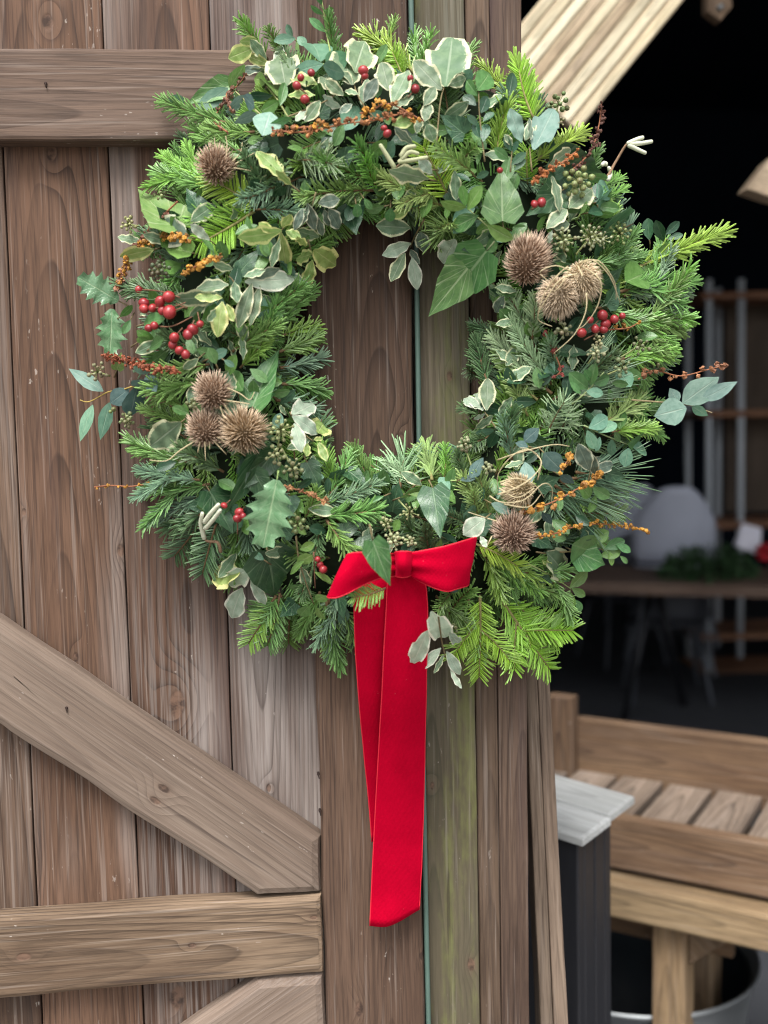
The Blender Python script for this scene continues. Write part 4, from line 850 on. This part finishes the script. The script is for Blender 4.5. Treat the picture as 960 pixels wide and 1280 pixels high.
# small under-leaves that fill the ring, too many and too hidden to tell apart
rs2 = random.Random(11)
for mk, kind, cnt in (('box', 'box', 100), ('boxl', 'box', 70), ('boxd', 'box', 70), ('teal', 'box', 30), ('v', 'pitto', 80), ('ivd', 'ivy', 50)):
    mb = MB()
    for i in range(cnt):
        an = rs2.uniform(0, 6.283); t = rs2.uniform(-.68, .80); rho = 1 + .46 * t; u, v = CX + RX * rho * math.cos(an), CY + RY * rho * math.sin(an); a2 = rs2.uniform(0, 6.283) if abs(t) < .4 else an + (0 if t > 0 else math.pi) + rs2.gauss(0, .7)
        L_ = rs2.uniform(18, 30) * (1.3 if kind != 'box' else 1); A = P(u, v, surf(u, v) - rs2.uniform(.0, .022)); B = P(u + math.cos(a2) * L_, v + math.sin(a2) * L_, surf(u, v) - rs2.uniform(-.006, .02))
        X, Y, n, L = frame(A, B, rs2.uniform(-.9, .9)); tv, tf, tw_ = leaf_template(kind, i % 5); mb.add([A + X * (p[0] * L) + Y * (p[1] * L) + n * (p[2] * L) for p in tv], tf, tw_)
    o = mb.build('under_leaves', LM[mk], wreath); o['kind'] = 'stuff'

# teasels
def teasel(cx, cy, rx, ry, ax, tone=(.26, .155, .095), bracts=(), lay=.012, n=400, slen=.50, face=.35):
    tone = tuple(q * k for q, k in zip(tone, (1.25, 1.22, 1.15)))
    d = surf(cx, cy) + lay; C = P(cx, cy, d); s_ = (P(cx + 1, cy, d) - C).length
    an = R(ax); Z = (RT * math.cos(an) + UP * math.sin(an)); Z = (Z * (1 - face) - FW * face * 1.4).normalized()
    X = Z.cross(FW).normalized() if Z.cross(FW).length > .05 else RT.copy(); Y = Z.cross(X)
    a_, c_ = rx * s_ * .70, ry * s_ * .72
    body = MB(); body.ball(C, 1.0, 14, 10, (a_, a_, c_), .03, 0, Z); ob = body.build('teasel_head', TWIG, wreath); ob.color = (*[q * .45 for q in tone], 1)
    sp = MB(); g_ = math.pi * (3 - math.sqrt(5))
    for i in range(n):
        z = 1 - 2 * (i + .5) / n; r = math.sqrt(1 - z * z); th = g_ * i + random.uniform(-.12, .12)
        e = X * (math.cos(th) * r) + Y * (math.sin(th) * r); p = C + e * a_ + Z * (z * c_); dv = (e * c_ / a_ + Z * z * .9 + Z * .35 + Vector((random.gauss(0, .07), random.gauss(0, .07), random.gauss(0, .07)))).normalized()
        L = rx * s_ * slen * random.uniform(.62, 1.15) * (1 + .45 * mnoise.noise(e * 1.7 + C * 9)); w_ = .00052; sd = dv.orthogonal().normalized(); s2 = dv.cross(sd); md = p + dv * L * .55; tip = p + dv * L + Z * L * .22; rz = random.random()
        vv = [p + sd * w_ * 1.5, p + (sd * -.5 + s2 * .87) * w_ * 1.5, p + (sd * -.5 - s2 * .87) * w_ * 1.5, md + sd * w_, md + (sd * -.5 + s2 * .87) * w_, md + (sd * -.5 - s2 * .87) * w_, tip]
        sp.add(vv, [(0, 1, 4, 3), (1, 2, 5, 4), (2, 0, 3, 5), (3, 4, 6), (4, 5, 6), (5, 3, 6)], [(0, 0, rz)] * 3 + [(0, .5, rz)] * 3 + [(0, 1, rz)])
    so = sp.build('spines', SPINE, ob); so.color = (*tone, 1); so['kind'] = 'stuff'
    for b in bracts:
        pts = [P(q[0], q[1], d + (q[2] if len(q) > 2 else .008)) for q in b]; mb = MB(); mb.tube(smooth_path(pts), .00075, .00035, 5); mb.build('bract', STRAW, ob)
teasel(270, 207, 24, 22, 75, (.27, .165, .105), [[(282, 200), (284, 182), (282, 170)], [(290, 202), (300, 192), (303, 178)], [(294, 205), (308, 197), (318, 191)], [(292, 210), (306, 212), (315, 214)]], face=.5)
teasel(660, 326, 27, 33, 80, (.255, .155, .10), [], face=.30, n=520)
teasel(697, 371, 25, 24, 250, (.50, .40, .28), [[(722, 342, .02), (700, 350, .03), (684, 372, .025), (672, 398, .01), (690, 408, .01)], [(715, 340, .02), (695, 332, .03), (675, 340, .03), (686, 352, .03)]], face=.35, n=560, lay=.020)
teasel(728, 350, 23, 25, 285, (.60, .49, .33), [[(722, 330, .02), (740, 325, .03), (762, 345, .025), (775, 378, .015)], [(724, 330, .02), (748, 326, .03), (768, 352, .02), (770, 375, .01)], [(726, 332, .02), (750, 350, .03), (748, 380, .02), (732, 405, .01), (720, 412, .005)], [(733, 366, .02), (732, 390, .02), (718, 418, .015), (692, 442, .006)], [(722, 332, .02), (728, 345, .035), (727, 352, .03)], [(712, 336, .02), (702, 355, .03), (692, 365, .03)], [(710, 333, .02), (696, 345, .03), (681, 366, .02), (672, 392, .01)]], face=.2, n=520, lay=.020)
teasel(266, 490, 23, 22, 85, (.27, .17, .11), [[(284, 485), (300, 492), (312, 500), (318, 490)], [(280, 505), (288, 518)], [(275, 508), (281, 525)], [(278, 500), (300, 503), (312, 505)]], face=.5)
teasel(256, 536, 23, 22, 90, (.27, .175, .115), [[(246, 550), (225, 563), (208, 576), (187, 575)], [(256, 552), (257, 576)], [(266, 550), (283, 568)], [(262, 552), (262, 562)], [(272, 546), (307, 570)], [(250, 552), (247, 566)]], face=.45)
teasel(305, 540, 27, 27, 60, (.34, .235, .13), [], face=.75, n=560, slen=.60)
teasel(648, 613, 20, 17, 180, (.40, .32, .17), [[(672, 600, .01), (676, 575, .02), (660, 562, .03), (640, 570, .03), (623, 592, .02), (622, 612, .01)], [(625, 603, .03), (645, 598, .035), (668, 606, .03), (680, 622, .02)], [(622, 618, .03), (640, 612, .04), (664, 598, .04), (677, 578, .03), (662, 562, .02), (650, 560, .02)], [(612, 620, .02), (628, 628, .03), (655, 625, .03), (678, 605, .03), (690, 610, .02), (689, 628, .01)], [(624, 610, .03), (646, 622, .04), (668, 610, .04)], [(622, 575, .0), (648, 566, .02), (690, 556, .01), (712, 558, .005)], [(630, 630, .03), (660, 634, .03), (676, 618, .02)]], face=.4, n=420, lay=.014)
teasel(642, 665, 26, 23, 95, (.26, .16, .115), [[(622, 652), (600, 645), (585, 640)], [(660, 655), (672, 652)], [(630, 680), (642, 695)], [(615, 670), (605, 690)]], face=.5, n=640)

# rosehips
def hips(name, pts, stems, r=5.6, lay=.020):
    c = pts[0]; e = empty(name, P(c[0], c[1], surf(c[0], c[1])), wreath)
    for q in pts:
        d = surf(q[0], q[1]) + lay + random.uniform(-.004, .006); C = P(q[0], q[1], d); rr = (q[2] if len(q) > 2 else r) / 1160 * random.uniform(.78, 1.12)
        mb = MB(); mb.ball(C, rr, 12, 9, (1, 1, random.uniform(1.0, 1.22)), 0, 0, Vector((random.uniform(-1, 1), -.5, random.uniform(-1, .6)))); mb.build('berry', HIP, e)
    for s2 in stems: tubepx('stem', [(p[0], p[1], surf(p[0], p[1]) + lay - .004) for p in s2], .0008, e, TWIG, (.20, .10, .06), r1=.0006)
hips('rosehip_cluster', [(174, 362), (211, 371, 6.4), (200, 377), (180, 379), (191, 385, 6), (180, 386, 6), (203, 388), (212, 390, 6.8)], [[(174, 362), (200, 364), (225, 372)], [(190, 385), (215, 384), (232, 378)], [(212, 390), (230, 384)]])
hips('rosehip_cluster', [(193, 407), (186, 410), (218, 422, 6.2), (216, 431, 5.5), (224, 438), (232, 443, 6.2), (235, 418, 5.5), (241, 412, 5.5), (250, 405, 5)], [[(193, 407), (215, 408), (240, 396)], [(218, 422), (228, 410)], [(235, 418), (243, 400)], [(250, 405), (247, 390)]])
hips('rosehip_cluster', [(371, 107, 5), (381, 124, 5.5), (389, 91, 5), (376, 97, 4.5)], [[(381, 124), (390, 130)], [(371, 107), (385, 118)]])
hips('rosehip_cluster', [(454, 88, 5.4), (456, 95, 5.2), (513, 98, 5), (519, 111, 5), (484, 167, 5), (480, 160, 4)], [[(454, 90), (452, 104)], [(519, 111), (510, 122)]])
hips('rosehip_cluster', [(753, 394, 5.6), (757, 405, 6), (744, 411, 5.4), (768, 399, 5.5), (778, 395, 5), (727, 416, 5.2), (738, 400, 4.6), (754, 412, 5)], [[(753, 394), (745, 404), (735, 412)], [(757, 405), (748, 415), (730, 425)], [(778, 395), (762, 400)]])
hips('rosehip_cluster', [(280, 632, 4.6), (299, 640, 5), (297, 648, 5), (304, 645, 4.4)], [[(297, 650), (297, 668)], [(280, 632), (288, 625)]])
hips('rosehip_cluster', [(400, 706, 5), (404, 712, 4.6), (397, 699, 4), (625, 213, 4.5), (677, 253, 5), (668, 255, 4.5)], [[(392, 690), (394, 735)], [(677, 253), (664, 262)]], lay=.014)

# dried flower and seed stalks
def seedstalk(path, n, r, col, k0=0.0, k1=1.0, spread=2.0, lay=.018, two=None, stemc=(.30, .12, .06), dtip=0.0):
    P3 = smooth_path([P(p[0], p[1], (p[2] if len(p) > 2 else surf(p[0], p[1]) + lay + dtip)) for p in path], 8)
    mb = MB(); mb.tube(P3, .0010, .0006, 5); so = mb.build('seed_stalk', TWIG, wreath); so.color = (*stemc, 1)
    mb = MB(); m_ = len(P3) - 1
    for i in range(n):
        k = k0 + (k1 - k0) * (i + random.random() * .8) / n; q = P3[min(m_, int(k * m_))].lerp(P3[min(m_, int(k * m_) + 1)], k * m_ % 1)
        a = Vector((random.gauss(0, 1), random.gauss(0, .7) - .4, random.gauss(0, 1))).normalized(); cc = q + a * (spread / 1160 * random.uniform(.4, 1.3)); rr = r / 1160 * random.uniform(.6, 1.2); tone = random.random() ** 1.5
        mb.tube([q, cc], .0005, .0005, 4, False, tone)
        for b in range(4):       # four papery lobes per head
            off_ = Vector((random.gauss(0, 1), random.gauss(0, 1), random.gauss(0, 1))).normalized() * rr * .55; mb.ball(cc + off_, rr * .66, 6, 4, (1, 1, .40), .28, tone, off_ + Vector((random.gauss(0, 1), random.gauss(0, 1), random.gauss(0, 1))) * rr * .4)
    o = mb.build('seed_heads', SEEDM, so, smooth=False); o.color = (*col, 1); o['kind'] = 'stuff'
OR, BR, RD = (.62, .31, .05), (.36, .17, .10), (.36, .10, .045)
seedstalk([(290, 140), (283, 118), (296, 108), (308, 92)], 12, 3.6, (.20, .10, .065))
seedstalk([(284, 165), (268, 152), (275, 135), (292, 115)], 12, 4.0, (.24, .115, .075))
seedstalk([(340, 163), (380, 165), (430, 155), (470, 150), (510, 140)], 50, 3.4, (.46, .20, .075), spread=5)
seedstalk([(372, 160), (395, 158), (410, 158)], 12, 3.6, OR, spread=4)
seedstalk([(450, 142), (465, 138), (480, 130), (498, 134), (530, 152)], 14, 4.3, OR, spread=5)
seedstalk([(148, 355), (162, 325), (185, 302), (212, 295), (234, 300)], 80, 3.6, OR, spread=5)
seedstalk([(146, 362), (152, 348), (158, 336)], 16, 3.6, BR, spread=3)
seedstalk([(222, 252), (205, 268), (188, 284), (172, 306), (160, 320)], 40, 3.6, (.30, .145, .10), k0=.2, spread=3.5)
seedstalk([(275, 322), (250, 330), (228, 344)], 14, 4.2, OR, spread=3)
seedstalk([(222, 463), (190, 458), (160, 452), (130, 445)], 95, 2.9, RD, spread=6)
seedstalk([(118, 609, .07), (140, 607), (165, 608), (195, 603)], 6, 2.8, OR, spread=3)
seedstalk([(348, 606), (370, 612), (395, 622), (412, 630)], 16, 3.4, (.42, .21, .09), spread=4)
seedstalk([(720, 190), (700, 205), (682, 215), (668, 228)], 36, 3.1, (.46, .16, .045), spread=5)
seedstalk([(712, 215), (738, 190), (748, 160), (752, 130)], 34, 3.4, (.14, .065, .05), spread=5, dtip=-.02)
seedstalk([(798, 474), (818, 463), (850, 470), (885, 462), (910, 456)], 18, 4.2, (.44, .205, .10), spread=5)
seedstalk([(760, 412), (785, 410), (800, 402)], 4, 4.2, OR, spread=6)
seedstalk([(655, 640), (690, 628), (720, 612), (742, 598), (748, 590)], 22, 5.0, OR, spread=4)
seedstalk([(700, 588), (708, 578), (716, 570)], 9, 5.0, OR, spread=4)
seedstalk([(660, 672), (690, 668), (720, 658), (750, 655), (785, 658), (810, 664)], 52, 3.3, OR, spread=3.5)
seedstalk([(680, 415), (700, 458), (695, 470)], 7, 3.4, (.30, .06, .05), spread=5, lay=.0)

# ivy fruit umbels
def umbel(cx, cy, rad, n, rf, col=(.20, .25, .10), stalk=None, lay=.016):
    d = surf(cx, cy) + lay; C = P(cx, cy, d - .006); st = MB(); fr_ = MB()
    if stalk: st.tube([P(stalk[0], stalk[1], surf(*stalk) + .004), C], .0010, .0009, 5)
    for i in range(n):
        an = 2.4 * i; k = math.sqrt((i + .5) / n); u, v = cx + math.cos(an) * rad * k + random.uniform(-1, 1), cy + math.sin(an) * rad * k + random.uniform(-1, 1)
        q = P(u, v, d + .014 * (1 - k * k)); st.tube([C, q], .00055, .00045, 4); rr = rf * .78 / 1160 * random.uniform(.75, 1.2); tone = random.random() ** 3 * .7
        fr_.ball(q, rr, 8, 6, (1, 1, 1), .0, tone, q - C); fr_.ball(q + (q - C).normalized() * rr, rr * .28, 5, 3, (1, 1, 1), 0, .9)
    so = st.build('ivy_fruit_cluster', TWIG, wreath); so.color = (.30, .34, .14, 1); o = fr_.build('fruits', FRUIT, so); o.color = (*col, 1)
umbel(722, 226, 20, 15, 5.0, (.24, .30, .11), (735, 250)); umbel(698, 130, 14, 11, 4.2, (.13, .20, .07), (690, 165)); umbel(700, 152, 8, 8, 2.2, (.30, .28, .16))
umbel(705, 300, 15, 16, 2.6, (.33, .38, .2), (705, 315)); umbel(738, 296, 17, 22, 2.4, (.34, .38, .22), (720, 318)); umbel(775, 292, 15, 16, 2.8, (.24, .30, .11)); umbel(752, 300, 12, 14, 2.2, (.36, .40, .24))
umbel(351, 537, 17, 18, 3.0, (.30, .35, .15), (346, 565), lay=.022); umbel(345, 568, 13, 12, 3.0, (.25, .27, .13), (348, 555)); umbel(366, 585, 13, 12, 3.2, (.22, .25, .12), (352, 560))
umbel(122, 465, 12, 11, 3.2, (.25, .25, .14), (138, 470)); umbel(158, 525, 10, 12, 3.2, (.22, .27, .12), (156, 505)); umbel(141, 512, 3, 2, 4.2, (.18, .24, .08))
umbel(160, 280, 10, 12, 2.8, (.36, .38, .16), (180, 284)); umbel(200, 245, 8, 8, 2.8, (.26, .30, .13)); umbel(200, 338, 13, 18, 3.4, (.085, .12, .06)); umbel(372, 655, 12, 9, 3.6, (.14, .19, .07), (365, 665)); umbel(240, 505, 8, 6, 3.0, (.17, .2, .09))
umbel(492, 676, 12, 14, 2.6, (.42, .45, .25), (482, 650), lay=.03); umbel(512, 676, 8, 9, 2.4, (.42, .45, .25), (490, 668), lay=.03); umbel(483, 655, 8, 8, 2.4, (.40, .42, .22), (480, 640), lay=.02)
umbel(580, 555, 10, 12, 3.0, (.30, .32, .18), (590, 585)); umbel(610, 585, 8, 9, 2.6, (.30, .33, .18)); umbel(745, 440, 12, 12, 2.8, (.34, .36, .2), (735, 455)); umbel(705, 412, 12, 10, 3.4, (.20, .22, .12)); umbel(778, 460, 12, 8, 3.4, (.20, .25, .12), (755, 470)); umbel(748, 425, 8, 8, 2.4, (.38, .38, .2))
umbel(567, 785, 7, 5, 3.6, (.12, .15, .06), (552, 795), lay=.02); umbel(800, 432, 12, 9, 3.0, (.17, .19, .10), (770, 450)); umbel(820, 455, 5, 4, 2.6, (.2, .2, .1)); umbel(575, 800, 6, 6, 2.6, (.16, .13, .09)); umbel(512, 640, 12, 10, 2.0, (.34, .36, .17), (498, 625))

# catkins and twigs
CATK = plain('catkin', (.40, .42, .25), .8, .2, var=.25, scale=500)
def catkins(stem, cats, r=.0025, lay=.018, col=None, stemr=.0020):
    e = tubepx('catkin_twig', [(p[0], p[1], surf(p[0], p[1]) + lay - .004) for p in stem], stemr, wreath, TWIG, (.24, .15, .09))
    for c in cats:
        P3 = smooth_path([P(p[0], p[1], surf(p[0], p[1]) + lay + .004) for p in c], 5); mb = MB(); n = len(P3)
        for i in range(n - 1): pass
        mb.tube(P3, r, r * .8, 8); mb.ball(P3[-1], r * .8, 8, 6); mb.ball(P3[0], r, 8, 6); mb.build('catkin', col or CATK, e)
WCAT = plain('white_catkin', (.56, .58, .44), .75, .2, var=.15, scale=400)
catkins([(276, 690), (272, 678), (258, 676), (255, 664)], [[(255, 672), (251, 655), (253, 642)], [(256, 652), (264, 641), (273, 631)], [(257, 660), (266, 650), (275, 638)]], lay=.024, col=WCAT)
catkins([(492, 212), (500, 205), (510, 195)], [[(492, 208), (484, 195), (476, 182)], [(500, 202), (516, 200), (533, 197)], [(502, 194), (508, 185), (518, 183)], [(503, 198), (512, 190), (522, 192)]], lay=.014, stemr=.001)
catkins([(735, 240), (758, 222), (768, 205), (782, 182), (788, 178)], [[(786, 179), (797, 174), (803, 172)], [(788, 180), (802, 179), (814, 177)], [(787, 182), (797, 187), (806, 191)], [(760, 224), (763, 218), (761, 210)], [(757, 205), (755, 204), (753, 206)]], r=.0027, lay=.006, col=WCAT)

# ================================================================== RED VELVET BOW
s = NT('red_velvet'); wcn = s.attr('wc').outputs['Vector']; a, b_, z_ = s.sep(wcn)
g = s.n('ShaderNodeNewGeometry'); n1 = s.noise(g.outputs['Position'], 420, 3, .7); n2 = s.noise(g.outputs['Position'], 24, 4, .6)
wv = s.m('MULTIPLY', s.m('SINE', s.m('MULTIPLY', a, 900.0)), s.m('SINE', s.m('MULTIPLY', b_, 900.0)))
lint = s.ss(s.noise(g.outputs['Position'], 420, 2, .5), .75, .80, 0.0, .35)
c = s.mix(lint, s.mix(s.m('ADD', s.m('MULTIPLY', s.ss(n2, .25, .75), .55), s.m('MULTIPLY', s.ss(n1, .25, .75), .45)), (.32, .0005, .0135), (.43, .0009, .019)), (.70, .20, .22))
s.bump(s.m('ADD', n1, s.m('MULTIPLY', wv, .3)), .35, .0006); VELVET = s.out(c, .95, .02)
s.b.inputs['Sheen Weight'].default_value = .18; s.b.inputs['Sheen Roughness'].default_value = .4; s.b.inputs['Sheen Tint'].default_value = (1, .04, .14, 1)
bow = tag(empty('ribbon_bow', P(500, 1157, .05)), 'bright red velvet ribbon bow with two long tails at the bottom of the wreath', 'bow')
def sheet(name, rows, parent, k=4, thick=.0013, crease=0.0, wav=.0016):
    """rows of (u, v, depth); rows and columns are smoothed with Catmull-Rom, then given a thickness and a rounded selvedge"""
    g1 = [smooth_path([P(*q) for q in r_], k * 2) for r_ in rows]; cols = list(zip(*g1)); g2 = [smooth_path(list(c_), k) for c_ in cols]
    nu, nv = len(g2), len(g2[0]); v = []; f = []; wc = []
    nrm = [[None] * nv for _ in range(nu)]
    for i in range(nu):
        for j in range(nv):
            a_ = g2[min(nu - 1, i + 1)][j] - g2[max(0, i - 1)][j]; b2 = g2[i][min(nv - 1, j + 1)] - g2[i][max(0, j - 1)]; n_ = a_.cross(b2); nrm[i][j] = n_.normalized() if n_.length > 1e-12 else Vector((0, -1, 0))
    for i in range(nu):
        for j in range(nv):
            q_ = g2[i][j]; o_ = wav * mnoise.noise(q_ * 26) + wav * .5 * mnoise.noise(q_ * 70 + Vector((5, 0, 0)))
            if crease: o_ += crease * math.sin(i / (nu - 1) * math.pi * 5.3) * (math.exp(-j / (nv * .13)) + math.exp(-(nv - 1 - j) / (nv * .06)))
            g2[i][j] = q_ + nrm[i][j] * o_
    for sd in (-1, 1):
        for i in range(nu):
            for j in range(nv): v.append(g2[i][j] + nrm[i][j] * thick * .5 * sd); wc.append((i / nu * .07, j / nv * .3, 0))
    q = lambda s_, i, j: s_ * nu * nv + i * nv + j
    for i in range(nu - 1):
        for j in range(nv - 1): f.append((q(0, i, j), q(0, i, j + 1), q(0, i + 1, j + 1), q(0, i + 1, j))); f.append((q(1, i, j), q(1, i + 1, j), q(1, i + 1, j + 1), q(1, i, j + 1)))
    for j in range(nv - 1): f.append((q(0, 0, j), q(1, 0, j), q(1, 0, j + 1), q(0, 0, j + 1))); f.append((q(0, nu - 1, j), q(0, nu - 1, j + 1), q(1, nu - 1, j + 1), q(1, nu - 1, j)))
    for i in range(nu - 1): f.append((q(0, i, 0), q(0, i + 1, 0), q(1, i + 1, 0), q(1, i, 0))); f.append((q(0, i, nv - 1), q(1, i, nv - 1), q(1, i + 1, nv - 1), q(0, i + 1, nv - 1)))
    mb = MB(); mb.add(v, f, wc); o = mb.build(name, VELVET, parent)
    sel = MB()
    for i in (0, nu - 1): sel.tube([g2[i][j] for j in range(nv)], .0009, .0009, 5)
    sel.build('selvedge', SELV, o)
    return o
SELV = plain('red_selvedge', (.60, .015, .035), .6, .3, var=.15, scale=600)
# tails: front tail over back tail
sheet('tail', [[(452, 716, .130), (470, 715, .136), (490, 715, .132)], [(443, 748, .135), (466, 748, .140), (492, 748, .134)], [(446, 840, .112), (468, 840, .117), (494, 840, .110)], [(454, 930, .070), (474, 930, .074), (497, 930, .068)], [(461, 1000, .046), (480, 1000, .048), (501, 1000, .045)], [(465, 1052, .038), (484, 1040, .040), (503, 1030, .038)]], bow)
sheet('tail', [[(488, 708, .142), (506, 706, .150), (520, 708, .142)], [(484, 738, .142), (509, 736, .150), (533, 738, .140)], [(479, 840, .124), (507, 840, .130), (533, 840, .122)], [(474, 930, .088), (503, 930, .092), (531, 930, .084)], [(469, 1020, .060), (499, 1020, .064), (529, 1020, .058)], [(465, 1100, .050), (496, 1100, .053), (526, 1100, .049)], [(462.5, 1157, .048), (487, 1157, .052), (524, 1137, .047)]], bow)
# right loop: front face and the folded-back face behind it
sheet('loop', [[(504, 694, .150), (503, 705, .158), (505, 716, .150)], [(522, 690, .166), (523, 708, .168), (528, 729, .164)], [(556, 683, .172), (556, 711, .172), (556, 739, .170)], [(580, 676, .164), (578, 708, .166), (572, 736, .165)], [(594, 672, .150), (590, 701, .156), (585, 731, .150)], [(590, 676, .136), (584, 703, .136), (574, 729, .138)], [(552, 686, .126), (550, 710, .124), (546, 730, .126)], [(510, 698, .132), (508, 705, .130), (508, 714, .132)]], bow, crease=.0028)
sheet('loop', [[(502, 693, .150), (500, 705, .156), (502, 717, .150)], [(482, 692, .160), (480, 708, .166), (474, 722, .158)], [(464, 691, .172), (458, 712, .174), (446, 735, .172)], [(446, 691, .176), (434, 716, .179), (424, 746, .176)], [(434, 694, .166), (421, 720, .171), (410.5, 747, .168)], [(438, 696, .148), (425, 720, .148), (416, 742, .150)], [(470, 696, .132), (462, 712, .130), (455, 726, .132)], [(498, 698, .134), (496, 706, .132), (496, 714, .134)]], bow, crease=.0028)
sheet('knot', [[(494, 693, .140), (496, 705, .140), (494, 719, .140)], [(494, 691, .158), (495, 705, .162), (494, 720, .158)], [(503, 690, .172), (503, 705, .178), (503, 721, .170)], [(513, 691, .160), (513, 705, .165), (513, 719, .160)], [(514, 694, .140), (514, 705, .140), (513, 717, .140)]], bow, wav=.003)
fir(482, 735, 443, 754, 'm', 'flat', d0=.158, d1=.168, roll=.1)

# ================================================================== decoration lying on the far table
heap = tag(empty('greenery_heap', TA + tx * .9 + ty * .3 + EZ * .03), 'dark green foliage arrangement lying on the table inside the barn', 'arrangement')
HG = plain('heap_foliage', (.035, .075, .03), .6, .3, var=.5, scale=60)
mb = MB(); hc = PT(895, 690, 5.25); rs = random.Random(5)
for i in range(900):
    a = Vector((rs.gauss(0, 1), rs.gauss(0, 1), abs(rs.gauss(0, 1)))).normalized(); kx = rs.random() ** .4
    p = Vector((hc.x + a.x * .24 * kx, hc.y + .1 + a.y * .20 * kx, .775 + a.z * .15 * kx)); d_ = (a + Vector((rs.gauss(0, .6), rs.gauss(0, .6), rs.gauss(0, .6)))).normalized(); sd = d_.orthogonal().normalized()
    L = rs.uniform(.03, .06); mb.add([p, p + d_ * L * .5 + sd * L * .22, p + d_ * L, p + d_ * L * .5 - sd * L * .22], [(0, 1, 2, 3)])
o = mb.build('foliage', HG, heap); o['kind'] = 'stuff'
paper = plain('white_card', (.62, .62, .70), .8, .2, var=.05)
c = PT(938, 672, 5.15); cdv = tag(empty('white_card', c), 'small folded white card standing in the greenery on the table', 'card')
mb = MB(); w2 = PT(955, 680, 5.15) - PT(925, 668, 5.15); hh = PT(940, 655, 5.15) - PT(936, 688, 5.15)
mb.add([c - w2 * .5 - hh * .5, c + w2 * .5 - hh * .5, c + w2 * .4 + hh * .5, c - w2 * .4 + hh * .4, c - w2 * .5 - hh * .5 + Vector((0, .05, 0)), c + w2 * .5 - hh * .5 + Vector((0, .05, 0)), c + w2 * .4 + hh * .5 + Vector((0, .003, 0)), c - w2 * .4 + hh * .4 + Vector((0, .003, 0))], [(0, 1, 2, 3), (5, 4, 7, 6), (3, 2, 6, 7), (0, 3, 7, 4), (1, 5, 6, 2)]); mb.build('sheet', paper, cdv, smooth=False)
rp = plain('red_petal', (.35, .012, .02), .6, .3)
fl = tag(empty('red_flower', PT(955, 690, 5.1)), 'red flower in the greenery at the right edge of the table', 'flower')
for i in range(9):
    an = i * .7; mb = MB(); cc = PT(955, 690, 5.1) + Vector((math.cos(an) * .028, -.01 * (i % 2), math.sin(an) * .028)); mb.ball(cc, .026, 8, 6, (1, .35, .7), .05, 0, Vector((math.cos(an), -.4, math.sin(an)))); mb.build('petal', rp, fl)
